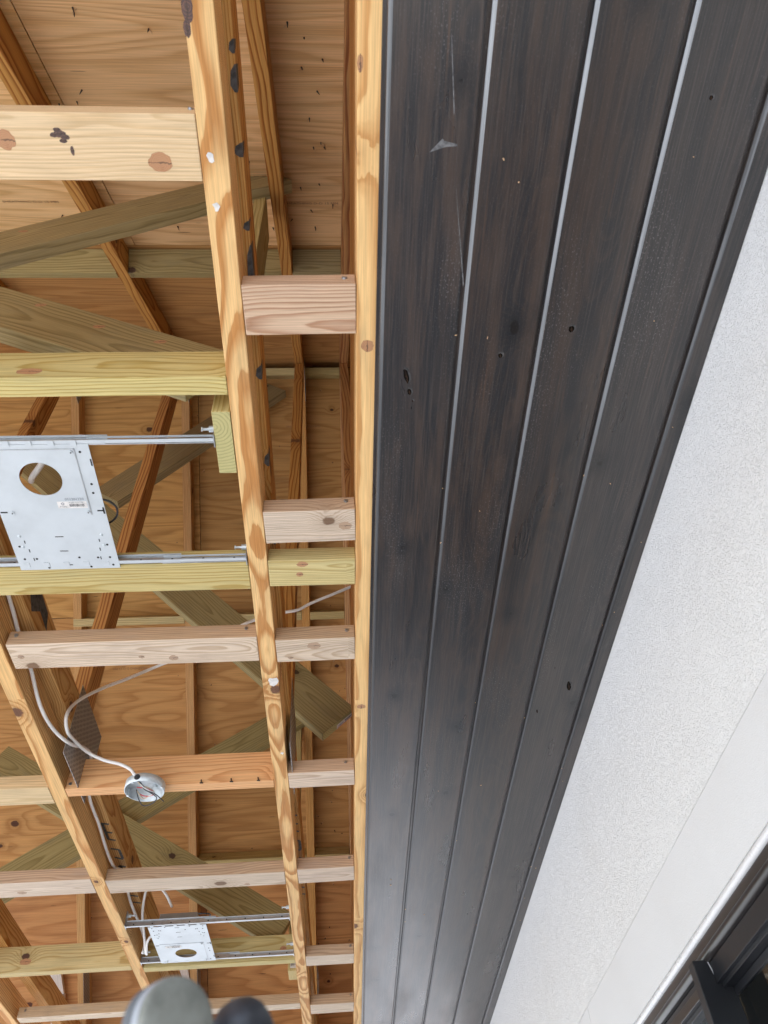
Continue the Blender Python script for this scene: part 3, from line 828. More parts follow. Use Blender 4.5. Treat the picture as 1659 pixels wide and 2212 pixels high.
b_ = find('long pinkish weathered'); knot(b_, (-27.0, 52.4, 44.995), DN, .28, .3, 'greyknot'); knot(b_, (-16.9, 52.9, 44.995), DN, .26, .22, 'greyknot'); knot(b_, (-14.2, 53.2, 44.995), DN, .42, .34, 'greyknot')
b_ = find('big oval knot'); knot(b_, (-1.87, 52.2, 44.995), DN, .62, .42, 'greyknot'); knot(b_, (-4.0, 53.7, 44.995), DN, .24, .22, 'greyknot')
knot(find('with a dark knot at the left edge'), (-44.5, 118.995, 46.4), FR, .85, .42)
knot(find('yellow treated block on edge behind'), (-8.46, 119.995, 46.6), FR, .5, .3)
knot(find('just above the lower light plate'), (-11.5, 96.2, 44.995), DN, .35, .28, 'greyknot')
knot(find('above the long yellow treated block'), (-38.3, 95.4, 44.995), DN, .6, .35, 'greyknot')
for (x, y, rx, ry) in ((-6.62, 4.3, .25, .5), (-6.55, 5.0, .28, .7), (-6.66, 5.9, .18, .42)):
    knot(j1, (x, y, 44.993), DN, ry, rx, 'torn', (0, 1, 0))

# ------------------------------------------------------------------ treated bracing
BB = 'diagonal treated braces'


def brace(label, p0, p1, y0, depth=5.3, thick=1.5, ext0=0.0, ext1=0.0, mat='brace'):
    """p0, p1: top edge in the XZ plane of the face at y0."""
    a = Vector((p0[0], 0, p0[1])); b_ = Vector((p1[0], 0, p1[1])); d = (b_ - a).normalized()
    a -= d * ext0; b_ += d * ext1
    n = Vector((d.z, 0, -d.x)); n = n if n.z < 0 else -n
    off = n * depth / 2
    o = slat('diagonal_brace', (a.x + off.x, y0 + thick / 2, a.z + off.z), (b_.x + off.x, y0 + thick / 2, b_.z + off.z), n, depth, thick, mat)
    return tag(o, label, 'brace', BB)


brace('green brown brace rising to the right below the cream block at upper left', (-31.1, 75.9), (-7.4, 97.0), 26.9, ext0=6)
brace('wide olive brace falling right, ending above the treated block by the middle joist', (-27.1, 63.1), (-7.3, 51.4), 26.88 + 0.0, ext0=3)
brace('dark brace rising from behind the upper light plate, crossed by a red post', (-36.8, 101.6), (-10.0, 137.2), 76.6, ext0=2, ext1=-4.6)
br4 = brace('wide brace falling to the right, its cut end and store tag by the soffit', (-35.2, 97.6), (2.1, 57.7), 78.6, ext0=30)
brace('long brace rising to the right behind the junction box', (-54.0, 62.4), (-7.0, 93.3), 123.2, ext0=4)
brace('wide mottled brace falling to the right above the lower light plate', (-52.0, 79.6), (-7.2, 52.0), 121.6, ext0=8)
link('end_grain', box_mesh(0.02, 5.1, 1.35, 0.0), frame((0.683, 0, -0.73), (-0.73, 0, -0.683), W(0.17 + 0.006, 79.35, 55.88)), br4, 'endgrain')
for (lb, pts) in (('wide olive brace', ((-22.85, 26.875, 59.4), (-17.47, 26.875, 55.5), (-12.5, 26.875, 52.95))), ('green brown brace rising', ((-29.0, 26.895, 76.0),))):
    for p in pts:
        knot(find(lb), p, FR, .5, .26)
po = board('wall_post', -8.05, -6.8, 28.05, 33.2, 45.02, 91.5, 'z', 'treated'); tag(po, 'short treated post with round end grain showing at its foot, beside the middle joist', 'post')
link('end_grain', box_mesh(0.02, 1.20, 5.1, 0.0), frame((0, 0, 1), (1, 0, 0), W(-7.42, 30.62, 45.005)), po, 'endgrain')
po2 = board('wall_post', -8.05, -6.8, 124.9, 128.4, 45.3, 89.0, 'z', 'treated'); tag(po2, 'far treated post with a white and red tag at its foot behind lower light plate', 'post')
# pale cleats hanging at the eave
for (x, lab) in ((-53.6, 'pale grey cleat with two nails at the lower left eave'), (-30.2, 'small pale cleat just above the grey round cap'), (-6.0, 'pale cleat low in the right bay')):
    z = 53.0
    c = thing('cleat', (x, 160, z), lab, 'cleat', 'pale cleats at the eave')
    slat('upper_piece', (x - 0.6, 157.5, 62.5), (x + 0.4, 163, 57.6), (1, 0, 0), 2.2, 0.8, 'pale', c)
    slat('lower_piece', (x + 0.4, 163.2, 57.5), (x + 0.1, 168.6, 52.4), (1, 0, 0), 2.2, 1.0, 'pale', c)
    for k in (0, 1):
        disc('nail', (x + 0.35 + 0.3 * k, 163.9 + 0.5 * k, 56.2 - 0.5 * k), (0, -0.7, -0.7), 0.16, 0.15, 'zinc', c)
fb = board('fascia_board', -112, 30, 181, 182.5, 38, 43.5, 'x', 'chord'); tag(fb, 'far fascia board along the eave', 'fascia')
sf = board('eave_closure', -112, 30, 172.4, 173.0, 43.6, 50.5, 'x', 'ply'); tag(sf, 'plywood strip closing the far eave behind the blocks', 'eave board')

# ------------------------------------------------------------------ black soffit
sof = thing('soffit', (14, 60, 44.25), 'black stained tongue and groove plank soffit between the open framing and the white wall', 'soffit')
ZB = 44.25
for i in range(5):
    xb = 3.2 + 5.1 * i
    last = i == 4
    xe = 24.86 if last else xb + 5.1 - 0.24
    prof = [(xb + 0.24, ZB), (xe - (0.02 if last else 0.14), ZB), (xe, ZB + (0.02 if last else 0.12)), (xe, ZB + 0.72), (xb - 0.24, ZB + 0.72), (xb - 0.24, ZB + 0.34),
            (xb - 0.02, ZB + 0.34), (xb - 0.02, ZB + 0.185), (xb + 0.015, ZB + 0.12), (xb + 0.07, ZB + 0.062), (xb + 0.14, ZB + 0.024)]
    # local X along the grain (world Y)
    bm = bmesh.new(); L = 215.0
    cx = (xb + xe) / 2
    A = [bm.verts.new((-L / 2 * U, -(p[0] - cx) * U, (p[1] - ZB) * U)) for p in prof]; B = [bm.verts.new((L / 2 * U, -(p[0] - cx) * U, (p[1] - ZB) * U)) for p in prof]
    n = len(prof)
    for k in range(n):
        f = bm.faces.new((A[k], A[(k + 1) % n], B[(k + 1) % n], B[k]))
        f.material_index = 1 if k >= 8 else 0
    bm.faces.new(A[::-1]); bm.faces.new(B)
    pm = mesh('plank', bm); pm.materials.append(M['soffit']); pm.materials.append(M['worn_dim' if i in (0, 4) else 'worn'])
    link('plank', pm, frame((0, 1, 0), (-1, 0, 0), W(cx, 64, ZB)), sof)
pl_ = [o for o in COL.objects if o.name.startswith('plank')]
for (i, x, y, rx, ry, mt) in ((0, 4.99, 25.0, .55, .16, 'torn'), (0, 5.25, 26.2, .25, .14, 'torn'), (2, 15.39, 21.74, .22, .19, 'torn'), (4, 20.5, 8.48, .12, .1, 'torn'), (3, 21.86, 58.2, .7, .2, 'torn'), (1, 11.04, 23.58, .16, .14, 'torn'), (0, 5.5, 26.9, .08, .05, 'torn'), (3, 19.4, 62, .3, .08, 'torn')):
    pn = next(o for o in pl_ if abs(WM[o.name].translation.x / U - (3.2 + 5.1 * i + 2.4)) < 0.4) if i < 4 else pl_[3]
    knot(pn, (x + 0.04, y - 0.05, ZB - 0.002), DN, rx * 1.12 + .03, ry * 1.15 + .03, 'scuff', (0.25, 1, 0))  # lighter ring under the open knot: its rim highlight as colour
    knot(pn, (x, y, ZB - 0.016), DN, rx, ry, 'soffknot', (0.25, 1, 0))
for pts in ([[(6.37, 5.77), (6.44, 6.07), (6.85, 9.32), (6.81, 9.52)], [(7.23, 13.03), (7.29, 13.33), (8.21, 18.75), (8.17, 18.95)], [(5.63, 11.33), (6.31, 10.63), (6.41, 10.75), (7.12, 10.9), (7.12, 11.0), (6.51, 11.05)]]):
    ngon('scuff', [(x, y, ZB - 0.002) for x, y in pts], (0, 0, -1), 0.004, 'chalk', pl_[0])
ch = random.Random(11)
bm = bmesh.new()
for k in range(34):
    x = ch.choice((24.2, 24.3, 8.25, 13.35, 18.5, 23.6, 23.9, 6, 10, 11, 15.5, 20.5)) + ch.uniform(-.3, .3); y = ch.uniform(8, 110)
    q = Matrix.Translation(W(x, y, ZB - 0.03)) @ Matrix.Rotation(ch.uniform(0, 3), 4, 'Z') @ Matrix.Diagonal((ch.uniform(.03, .09) * U, ch.uniform(.05, .16) * U, 0.05 * U, 1))
    bmesh.ops.create_cube(bm, size=1.0, matrix=q)
o = link('wood_chips', mesh('wood_chips', bm), Matrix.Translation((0, 0, 0)), sof, 'splinter'); tag(o, kind='stuff')

# ------------------------------------------------------------------ house wall and window
hw = thing('house_wall', (25, 60, 0), 'white stucco house wall with smooth band over a bronze framed window', 'house wall')
WX = 24.92
link('stucco_field', box_mesh(60, 320, 1.5, 0.0), frame((0, 0, 1), (0, 1, 0), W(WX + 0.715, 60, 57.03)), hw, 'stucco')
# smooth band in two lengths, with an open joint between; rounded lower edge
for (ya, yb) in ((-100, 88.3), (88.36, 220)):
    poly('trim_band', [(WX - 0.05, 26.98), (WX + 1.4, 26.98), (WX + 1.4, 21.4), (WX - 0.05, 21.55)], ya, yb, 'band', hw)
wn = thing('window', (25, 57, 19), None, None); place(wn, WM[wn.name], hw)
arc = [(WX - 0.05 - 0.0 + 0.30 * (1 - math.cos(a)) - 0.12 * math.sin(a), 21.54 - 0.25 + 0.27 * math.cos(a)) for a in [i * math.pi / 10 for i in range(11)]]
arc = [(WX + 0.12 - 0.26 * math.sin(i * math.pi / 12), 21.27 + 0.29 * math.cos(i * math.pi / 12)) for i in range(13)]
poly('sealant_bead', [(WX + 1.2, 21.5)] + arc + [(WX + 1.2, 21.0)], -100, 220, 'bead', wn, True)
poly('head_channel', [(WX + 0.16, 20.98), (WX + 1.2, 20.98), (WX + 1.2, 20.2), (WX + 0.22, 20.2)], -100, 220, 'bronze', wn)
arc2 = [(WX + 0.30 - 0.36 * math.sin(i * math.pi / 12), 20.02 + 0.40 * math.cos(i * math.pi / 12)) for i in range(13)]
poly('head_moulding', [(WX + 1.3, 20.42)] + arc2 + [(WX + 1.3, 19.6)], -100, 220, 'bronze', wn, True)
# deep head jamb over the near light, then the pane
board('head_jamb', WX + 0.30, WX + 0.62, -100, 56.95, 18.3, 19.58, 'y', 'black', wn, bev=0.02)
board('head_jamb', WX + 0.62, WX + 1.6, -100, 56.95, 18.02, 19.58, 'y', 'black', wn, bev=0.02)
board('sash_rail', 26.25, 26.6, -100, 56.95, 17.5, 18.0, 'y', 'black', wn, bev=0.02)
board('pane', 26.38, 26.5, -100, 56.95, -70, 17.6, 'y', 'glass', wn, bev=0)
board('mullion', 24.05, 27.2, 57.0, 57.95, -70, 19.78, 'z', 'black', wn, bev=0.04)
for (z0, z1, x0, mt) in ((19.0, 19.58, 25.3, 'black'), (18.35, 19.0, 24.95, 'bronze'), (18.0, 18.35, 25.3, 'black')):
    board('sash_rail', x0, 26.4, 58.0, 220, z0, z1, 'y', mt, wn, bev=0.03)
board('pane', 26.0, 26.1, 58.0, 220, -70, 18.0, 'y', 'glass', wn, bev=0)
ngon('sealant_crack', [(25.05, 57.0 - 0.02, 19.7), (25.13, 56.98, 19.7), (25.3, 56.98, 18.9), (25.22, 56.98, 18.86)], (0, -1, 0), 0.01, 'grey_rim', wn)
board('lower_wall', WX, WX + 3, -100, 220, -75, -70, 'y', 'stucco', hw, bev=0)
board('room_back', 120, 121, -100, 220, -75, 45, 'y', 'inside', hw, bev=0)
board('room_floor', 28, 120, -100, 220, -75.5, -74.8, 'y', 'inside', hw, bev=0)
board('room_ceiling', 28, 120, -100, 220, 44.3, 45, 'y', 'inside', hw, bev=0)
for (y0, y1) in ((-101, -100.2), (220.2, 221)):
    board('room_end', 24.9, 121, y0, y1, -75, 45, 'x', 'inside', hw, bev=0)
gm = bmesh.new()
A = [gm.verts.new(Vector((0, (y - 75) * U, (z - 86) * U))) for (y, z) in ((-60, 88), (-60, 60), (215, 60), (215, 88), (75, 135))]
gm.faces.new(A); ext = bmesh.ops.extrude_face_region(gm, geom=gm.faces[:])
bmesh.ops.translate(gm, verts=[v for v in ext['geom'] if isinstance(v, bmesh.types.BMVert)], vec=(0.6 * U, 0, 0))
link('gable_panel', mesh('gable_panel', gm), Matrix.Translation(W(27.5, 75, 86)), hw, 'ply')


# ------------------------------------------------------------------ recessed light frames
def light_frame(label, xc, yc, flip, bars, z=44.93):
    """Mounting plate 7.5 x 11.7 inches with a round cut-out near one end, on two telescoping bars."""
    t = thing('recessed_light_frame', (xc, yc, z), label, 'light frame', 'recessed light frames')
    s_ = -1 if flip else 1           # +1: cut-out near the camera
    Wd, Ld = 7.55, 11.7
    hy = yc - s_ * 2.9; hx = xc + (-0.1)
    if flip:
        hx = xc
    # plate with a real hole
    bm = bmesh.new(); n = 40
    outer = []
    for k in range(n):
        a = 2 * math.pi * k / n
        dx, dy = math.cos(a), math.sin(a)
        tt = min((((xc + Wd / 2 - hx) if dx > 0 else (hx - xc + Wd / 2)) / max(abs(dx), 1e-6)), (((yc + Ld / 2 - hy) if dy > 0 else (hy - yc + Ld / 2)) / max(abs(dy), 1e-6)))
        outer.append((hx + dx * tt, hy + dy * tt))
    corners = [(xc + sx * Wd / 2, yc + sy * Ld / 2) for sx, sy in ((1, 1), (-1, 1), (-1, -1), (1, -1))]
    for c in corners:
        i = min(range(n), key=lambda k: (outer[k][0] - c[0]) ** 2 + (outer[k][1] - c[1]) ** 2); outer[i] = c
    inner = [(hx + 1.45 * math.cos(2 * math.pi * k / n), hy + 1.45 * math.sin(2 * math.pi * k / n)) for k in range(n)]
    loc = WM[t.name].translation
    def V(p, dz):
        return W(p[0], p[1], z + dz) - loc
    ob = [bm.verts.new(V(p, 0)) for p in outer]; ib = [bm.verts.new(V(p, 0)) for p in inner]
    ot = [bm.verts.new(V(p, 0.05)) for p in outer]; it = [bm.verts.new(V(p, 0.05)) for p in inner]
    for k in range(n):
        k2 = (k + 1) % n
        bm.faces.new((ob[k], ob[k2], ib[k2], ib[k])); bm.faces.new((ot[k], it[k], it[k2], ot[k2]))
        bm.faces.new((ib[k], ib[k2], it[k2], it[k])); bm.faces.new((ob[k], ot[k], ot[k2], ob[k2]))
    pl = link('mounting_plate', mesh('mounting_plate', bm), Matrix.Translation(loc), t, 'galv')
    # raised square round the cut-out: a thin lip frame
    lx0, lx1 = xc - 3.1, xc + 2.75; ly0, ly1 = hy - 2.6, hy + 3.3
    if flip:
        ly0, ly1 = hy - 3.3, hy + 2.6
    for (a0, a1, b0, b1) in ((lx1 - 0.05, lx1 + 0.02, ly0, ly1), (lx0, lx1, ly0 if not flip else ly0, (ly0 if not flip else ly0) + 0.06)):
        board('embossed_edge', a0, a1, b0, b1, z - 0.05, z - 0.005, 'y', 'galvd', t, bev=0)
    for (px, py) in ((lx1 - 0.25, ly0 + 0.3), (lx0 + 0.25, ly1 - 0.3), (lx1 - 0.2, ly1 - 0.25)):
        disc('rivet', (px, py, z - 0.05), (0, 0, -1), 0.14, 0.08, 'galv', t, 12)
        disc('rivet', (px, py, z - 0.10), (0, 0, -1), 0.05, 0.04, 'hole', t, 8)
    # screws, holes and slots
    yo = yc + s_ * 2.4
    for sx in (-1, 1):
        for dy in (0.0, 1.05):
            disc('screw', (xc + sx * 3.0, yo + s_ * dy, z - 0.04), (0, 0, -1), 0.15, 0.1, 'zinc', t, 12, 0.06)
    holes = []
    for sx in (-1, 1):
        holes += [(xc + sx * 3.25, yc + s_ * 3.4), (xc + sx * 3.2, yc + s_ * 4.7), (xc + sx * 3.3, yc + s_ * 5.5), (xc + sx * 2.3, yc + s_ * 4.7), (xc + sx * 1.6, yc + s_ * 5.65)]
    holes += [(xc + 0.9, yc + s_ * 4.65), (xc + 3.3, yc - s_ * 2.4), (xc + 3.25, yc - s_ * 1.6), (xc + 3.1, yc - s_ * 5.2)]
    for (px, py) in holes:
        disc('punched_hole', (px, py, z - 0.006), (0, 0, -1), 0.095, 0.012, 'hole', t, 10)
    for (px, py, lx, ly) in [(xc - 0.1 + 0.02 * k, yc + s_ * (2.5 + 1.45 * k), 0.62, 0.07) for k in range(3)] + \
            [(xc + sx * (2.75 - 0.12 * k), yc + s_ * (2.95 + 0.9 * k), 0.07, 0.3) for sx in (-1, 1) for k in range(3)] + \
            [(xc + 3.45, yc + s_ * 0.05, 0.5, 0.12), (xc + 3.66, yc + s_ * 0.05, 0.12, 0.6), (xc - 3.45, yc + s_ * 0.05, 0.5, 0.12), (xc + 3.68, yc - s_ * 4.3, 0.1, 0.6)]:
        board('slot', px - lx / 2, px + lx / 2, py - ly / 2, py + ly / 2, z - 0.012, z - 0.002, 'x' if lx > ly else 'y', 'hole', t, bev=0)
    # sticker with print
    kx, ky = (xc + 1.55, yc - 0.55) if not flip else (xc - 1.4, hy - 2.3)
    st = board('sticker', kx - 1.05, kx + 1.05, ky - 0.31, ky + 0.31, z - 0.02, z - 0.004, 'x', 'paper', t, bev=0)
    fr = lambda x, y: frame((1, 0, 0), (0, -1, 0), W(x, y, z - 0.026))
    text('lettering', 'P-S2R 75-MCTR', fr(kx + 0.3, ky - 0.2), 0.15, 'print', t)
    text('lettering', 'A-Lina', fr(kx - 0.66, ky + 0.14), 0.2, 'print', t)
    text('lettering', '011201220', fr(kx + 0.25, ky - 0.52), 0.30, 'print', t)
    rb = random.Random(5); xx = kx - 0.2
    while xx < kx + 0.85:
        bw = rb.choice((0.02, 0.03, 0.045)); board('barcode_bar', xx, xx + bw, ky - 0.08, ky + 0.16, z - 0.027, z - 0.0215, 'y', 'ink', t, bev=0); xx += bw + rb.choice((0.02, 0.03))
    rgm = bmesh.new()
    vo = [rgm.verts.new(Vector((0.13 * U * math.cos(a) * (1 if i % 2 else .8), 0.13 * U * math.sin(a) * (1 if i % 2 else .8), 0))) for i, a in enumerate([k * math.pi / 6 for k in range(12)])]
    vi = [rgm.verts.new(Vector((0.07 * U * math.cos(k * math.pi / 6), 0.07 * U * math.sin(k * math.pi / 6), 0))) for k in range(12)]
    for k in range(12):
        rgm.faces.new((vo[k], vo[(k + 1) % 12], vi[(k + 1) % 12], vi[k]))
    link('logo', mesh('logo', rgm), fr(kx - 0.66, ky - 0.12), t, 'print')
    # bars: a channel that telescopes into a narrower one, with feet nailed to the joists
    for (yb, x0, x1, xs, dz) in bars:
        zb = z + dz
        for (a0, a1, hh, tt, mt) in ((x0, xs, 0.78, 0.10, 'galvd'), (xs - 1.4, x1, 0.60, 0.08, 'galvd')):
            prof_t = 0.05
            br_ = board('hanger_bar', a0, a1, yb - 0.02 + (0 if a0 == x0 else 0.07), yb + prof_t + (0 if a0 == x0 else 0.07), zb, zb + hh, 'x', mt, t, bev=0.012)
            e_ = 0.0 if a0 == x0 else 0.018
            board('bar_lip', a0 + 0.02, a1 - 0.02, yb - 0.30 + e_, yb - 0.03 + e_, zb - 0.03 + e_, zb + 0.03 + e_, 'x', 'galv', br_, bev=0.01)
            board('bar_lip', a0 + 0.02, a1 - 0.02, yb - 0.20 + e_, yb - 0.03 + e_, zb + hh - 0.03 + e_, zb + hh + 0.02 + e_, 'x', 'galv', br_, bev=0.01)
        for (px, sg) in ((x0, -1), (x1, 1)):
            board('bar_foot', px - 0.05 if sg > 0 else px - 0.03, px + 0.03 if sg > 0 else px + 0.05, yb - 0.55, yb + 0.45, zb - 0.05, zb + 1.9, 'z', 'galvd', t, bev=0.01)
            disc('nail', (px - sg * 0.25, yb - 0.1, zb + 1.45), (1, 0, 0), 0.24, 0.5, 'zinc', t, 12)
            disc('nail', (px - sg * 0.75, yb - 0.1, zb + 1.45), (1, 0, 0), 0.10, 0.6, 'zinc', t, 10)
            disc('nail', (px - sg * 1.0, yb - 0.1, zb + 1.45), (1, 0, 0), 0.17, 0.08, 'zinc', t, 10)
        for k in range(9):
            px = x0 + 1.0 + k * (x1 - x0 - 2) / 8.0
            disc('punched_hole', (px, yb - 0.03, zb + 0.33), (0, -1, 0), 0.09, 0.02, 'hole', t, 8)
        for k in range(5):
            px = xc - 3.2 + k * 1.5
            board('bar_tab', px - 0.22, px + 0.22, yb - 0.34, yb + 0.12, zb - 0.09, zb - 0.04, 'x', 'galv', t, bev=0.01)
    # splice box above
    by = yc + s_ * 3.6
    board('splice_box', xc - 2.6, xc + 2.4, by - 1.5, by + 1.9, z + 0.08, z + 2.0, 'x', 'nail', t, bev=0.03)
    tube('lead_wire', [(xc + 2.0, by - 1.0, z + 1.3), (xc + 3.3, by - 1.3, z + 1.25), (xc + 4.1, by - 2.1, z + 1.1), (xc + 4.3, by - 3.1, z + 0.9), (xc + 3.9, by - 3.9, z + 0.7), (xc + 3.0, by - 4.2, z + 0.6)], 0.08, 'dark_rubber', t)
    return t


light_frame('upper bare galvanised recessed light plate with round hole and paper sticker at the left edge', -20.45, 36.3, False,
            ((30.45, -28.15, -8.1, -15.5, 0.052), (41.75, -28.15, -6.85, -12.0, 0.052)))
light_frame('lower galvanised recessed light plate hung on two rails above the grey round cap', -21.55, 112.6, True,
            ((106.5, -28.15, -6.85, -16.5, 0.05), (118.3, -28.15, -6.85, -14.5, 0.052)))

# ------------------------------------------------------------------ junction box and cables
jb = thing('junction_box', (-19.85, 72.7, 44.0), 'round open metal junction box with loose wires hanging under the orange block', 'junction box')
bm = bmesh.new(); n = 40; ro, ri, h = 2.0, 1.93, 0.95
rings = []
for (r, zz) in ((ro - 0.1, h), (ro, h - 0.12), (ro, 0.0), (ri, 0.0), (ri, h - 0.08), (0.001, h - 0.08)):
    rings.append([bm.verts.new(Vector((r * math.cos(2 * math.pi * k / n) * U, r * math.sin(2 * math.pi * k / n) * U, zz * U))) for k in range(n)])
for a, b_ in zip(rings, rings[1:]):
    for k in range(n):
        bm.faces.new((a[k], a[(k + 1) % n], b_[(k + 1) % n], b_[k]))
bm.faces.new(rings[0])
for f in bm.faces:
    f.smooth = len(f.verts) == 4
link('box_shell', mesh('box_shell', bm), Matrix.Translation(W(-19.85, 72.7, 44.02)), jb, 'zinc')
for (dx, dy, r) in ((-1.2, -0.6, .2), (0.9, 0.4, .26), (1.3, -0.2, .2), (0.2, 1.0, .14), (-0.4, -1.3, .2)):
    disc('screw', (-19.85 + dx, 72.7 + dy, 44.72), (0, 0, -1), r, 0.2, 'zinc', jb, 14, r * 0.6)
for (dx, dy) in ((-1.78, 0.7), (1.8, -0.6)):
    disc('screw_post', (-19.85 + dx, 72.7 + dy, 44.35), (0, 0, -1), 0.14, 0.75, 'zinc', jb, 10)
disc('cable_bushing', (-20.25, 70.9, 44.45), (0.2, 1, 0), 0.3, 0.5, 'dark_rubber', jb, 14)
jx, jy, jz = -19.85, 72.7, 44.0
for (mt, r, pts) in (('copper', .07, [(-.5, -1.4, .4), (-.2, -.8, .2), (.4, -.2, .3), (.9, .6, .2), (.2, 1.2, .1), (-.4, 1.3, 0), (-.9, .2, .3)]),
                     ('dark_rubber', .055, [(-.4, -1.4, .4), (.0, -.4, .1), (.7, .2, -.1), (1.2, 1.0, -.2), (.6, 1.9, -.3), (-.4, 2.2, -.35), (-.8, 1.2, -.1), (-.9, .1, .3)]),
                     ('dark_rubber', .055, [(-.3, -1.2, .4), (.3, -.3, .0), (1.1, .4, -.1), (1.6, 1.2, -.2), (1.85, 1.7, -.25)]),
                     ('red_wire', .06, [(-.8, -.2, .4), (.1, -.3, .2), (.9, .3, .1), (.8, .9, .1), (-.1, 1.1, .1), (-.7, .8, .2)]),
                     ('paper', .06, [(-.5, -1.3, .4), (0, -.7, .1), (.6, -.1, .0), (1.0, .5, .1), (.4, 1.0, .1), (-.3, 1.2, .1)])):
    tube('wire', [(jx + a * .95, jy + b_ * .95, jz + c_) for a, b_, c_ in pts], r, mt, jb, 6, 1.0, 6)

ca = tube('cable', [(-28.0, 36, 50), (-27.9, 48.5, 48.3), (-28.0, 52.3, 47.8), (-27.9, 56.7, 47.2), (-27.7, 60.4, 46.0), (-27.5, 64.3, 46.1), (-26.7, 67.5, 46.5), (-26.7, 72.0, 48.9), (-26.7, 74.5, 49.2), (-27.6, 79.3, 47.8), (-27.7, 84.9, 47.6), (-27.8, 90.7, 47.2), (-27.7, 94.6, 47.2), (-27.7, 99, 48.6), (-27.7, 105, 47.6), (-27.6, 112.6, 47.4), (-27.5, 115.6, 46.8), (-27.5, 115.4, 45.2)], 0.175, 'cable', None, 10)
tag(ca, 'white electrical cable running down beside the left joist past the junction box', 'cable')
cb = tube('cable', [(2.2, 65.9, 66.0), (0.2, 66.2, 65.2), (-2.8, 66.6, 64.0), (-4.3, 66.6, 63.0), (-6.1, 66.4, 62.4), (-9.2, 66.4, 61.4), (-11.0, 66.5, 60.5), (-15.5, 69.2, 59.8), (-20.8, 71.5, 59.3), (-23.4, 70.2, 56.6), (-25.2, 68, 53.6), (-26.4, 65.6, 50.2), (-26.5, 64.2, 47.6), (-26.5, 65.4, 46.6), (-26.5, 67.8, 47.1), (-25.8, 70.4, 47.4), (-24.2, 71.2, 46.9), (-22.6, 71.6, 46.6), (-21.3, 71.2, 45.7), (-20.6, 70.75, 44.75)], 0.175, 'cable', None, 10)
tag(cb, 'white cable looping from the soffit side over the joists into the round junction box', 'cable')
for p, o in (((-27.6, 64.0, 46.1), ca), ((-26.5, 64.3, 47.7), cb)):
    disc('staple', p, (0.1, 0.8, -0.5), 0.21, 0.12, 'ink', o, 12)
cc = tube('cable', [(-24.6, 38.8, 52), (-23.5, 37.0, 50.2), (-22.4, 35.6, 49.9), (-21.7, 34.5, 50.3)], 0.25, 'cable', None, 10)
tag(cc, 'printed white cable seen through the round hole of the upper light plate', 'cable')
cd = tube('cable', [(-27.2, 116, 45.4), (-26.9, 112, 46.3), (-26.7, 108.3, 47.6), (-26.0, 105.5, 49.4), (-24.9, 104.9, 49.8), (-23.6, 106, 49.0), (-22.8, 108, 48.0)], 0.175, 'cable', None, 10)
tag(cd, 'white cable curling up over the left end of the lower light plate', 'cable')
ce = tube('cable', [(-27.0, 115.8, 45.2), (-26.6, 113.4, 45.9), (-25.6, 112.5, 46.6), (-24.5, 112.2, 46.4)], 0.175, 'cable', None, 10)
tag(ce, 'short white cable end beside the lower light plate and left joist', 'cable')

# ------------------------------------------------------------------ tags, scraps
def price_tag(label, c, xa, ya, wd, ht):
    """A small printed label stapled to a board end."""
    m = frame(xa, ya, W(*c))
    t = bpy.data.objects.new('price_tag', None); COL.objects.link(t); t.empty_display_size = 0.02
    place(t, m); tag(t, label, 'tag', 'lumber tags')
    link('paper', box_mesh(wd, ht, 0.03, 0), m, t, 'paper')
    z = 0.022 * U
    def bar(x0, x1, y0, y1, mat):
        link('printed_bar', box_mesh(x1 - x0, y1 - y0, 0.008, 0), m @ Matrix.Translation(((x0 + x1) / 2 * U, (y0 + y1) / 2 * U, z)), t, mat)
    bar(-wd * .46, wd * .46, ht * .34, ht * .45, 'red')
    r_ = random.Random(4); x = -wd * .4
    while x < wd * .05:
        bw = r_.uniform(.03, .07); bar(x, x + bw, -ht * .3, ht * .15, 'ink'); x += bw + r_.uniform(.03, .06)
    for k in range(3):
        bar(wd * .12, wd * .42, ht * (.15 - .17 * k), ht * (.2 - .17 * k), 'print')
    return t


price_tag('white store tag on the cut end of the wide brace by the soffit', (1.02, 79.3, 56.42), (-0.73, 0, -0.683), (0.0, 1, 0.0), 2.9, 0.75)
price_tag('white and red store tag on the foot of the far treated post', (-7.25, 124.85, 46.4), (1, 0, 0), (0, 0.25, 1), 0.95, 1.6)
sc = random.Random(21)
for (x, y, sz, lab) in ((-6.2, 11.9, .25, 'white torn paper scrap on the middle joist, upper of the pair beside the cream block'), (-6.15, 14.5, .28, 'white torn paper scrap on the middle joist just below the cream block'),
                        (-5.85, 56.9, .55, 'largest torn pinkish white paper scrap on the middle joist below the long pink block'), (-5.6, 68.4, .2, 'tiny white scrap on the middle joist above the orange block')):
    pts = []
    for k in range(9):
        a = 2 * math.pi * k / 9; r = sz * sc.uniform(0.5, 1.1)
        pts.append((x + r * math.cos(a), y + r * 1.3 * math.sin(a), 44.985))
    o = ngon('paper_scrap', pts, (0, 0, -1), 0.02, 'paper', None); tag(o, lab, 'paper scrap', 'paper scraps on the joist')


# ------------------------------------------------------------------ out-of-focus caps close to the camera
def ray(u, v):
    """Direction of a photo pixel, used to stand the near caps where the photo shows them."""
    f = 1661 * 3024 / 1659
    return (R @ Vector((u - 1512, v - 2016, f))).normalized()


DD = 14.5
fwd = ray(697, 4035)
axis = (ray(697, 4035) + Vector((-0.72, 0.0, -0.22))).normalized()
c0 = fwd * DD
up = Vector((0, 0, 1)); sx = axis.cross(up).normalized()
cp = thing('round_cap', (c0.x, c0.y, c0.z), 'blurred grey round cap with a lighter rim at the bottom edge of the photo', 'cap')
qa = (-axis).to_track_quat('Z', 'Y').to_matrix().to_4x4()


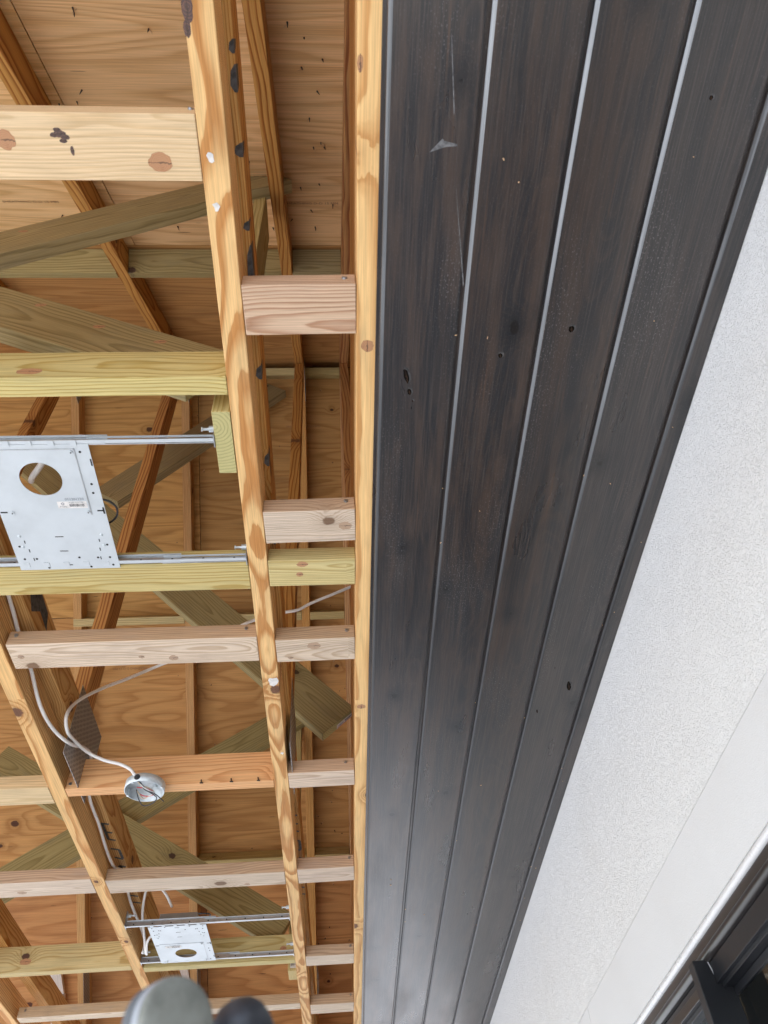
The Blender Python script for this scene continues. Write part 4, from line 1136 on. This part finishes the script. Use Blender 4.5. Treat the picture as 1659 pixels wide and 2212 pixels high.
def lathe(name, prof, base, quat, mat, parent, n=48):
    bm = bmesh.new(); rings = []
    for r, zz in prof:
        rings.append([bm.verts.new(Vector((r * math.cos(2 * math.pi * k / n) * U, r * math.sin(2 * math.pi * k / n) * U, zz * U))) for k in range(n)])
    for a, b_ in zip(rings, rings[1:]):
        for k in range(n):
            bm.faces.new((a[k], a[(k + 1) % n], b_[(k + 1) % n], b_[k]))
    bm.faces.new(rings[0][::-1]); bm.faces.new(rings[-1])
    m = quat.copy(); m.translation = W(*base)
    return link(name, mesh(name, bm, True), m, parent, mat)


RC = 0.66
lathe('cap_face', [(RC, -0.06), (RC, 0.0), (RC * .97, 0.05), (RC * .9, 0.075), (RC * .5, 0.09), (0.01, 0.092)], c0, qa, 'grey_rubber', cp)
lathe('cap_rim', [(RC * .99, -0.24), (RC * 1.015, -0.21), (RC * 1.015, -0.065), (RC * .99, -0.05)], c0, qa, 'grey_rim', cp)
lathe('cap_side', [(RC * .2, -0.62), (RC * .9, -0.60), (RC * 1.0, -0.5), (RC * 1.0, -0.245), (RC * .9, -0.24)], c0, qa, 'grey_side', cp)
q = c0 + sx * 0.45 + Vector((0, 0, -0.14)) - axis * 0.10
disc('cap_slot', (q.x, q.y, q.z), -axis, 0.085, 0.02, 'dark_rubber', cp, 12)
pb = c0 + axis * 0.35
board('pole', pb.x - 0.3, pb.x + 0.3, pb.y - 0.05, pb.y + 0.45, -75, pb.z - 0.45, 'z', 'grey_side', cp, bev=0.05)
c1 = ray(958, 4080) * 15.5
kc = thing('black_knob', (c1.x, c1.y, c1.z), 'blurred black rounded knob beside the grey round cap at the bottom edge', 'knob')
qk = (Vector((-0.25, -0.55, 0.75))).to_track_quat('Z', 'Y').to_matrix().to_4x4()
lathe('knob_head', [(0.46, -0.8), (0.52, -0.4), (0.53, -0.1), (0.50, 0.15), (0.42, 0.36), (0.28, 0.49), (0.12, 0.545), (0.01, 0.55)], c1, qk, 'dark_rubber', kc)
board('pole', c1.x - 0.25, c1.x + 0.35, c1.y + 0.0, c1.y + 0.5, -75, c1.z - 0.6, 'z', 'grey_side', kc, bev=0.05)
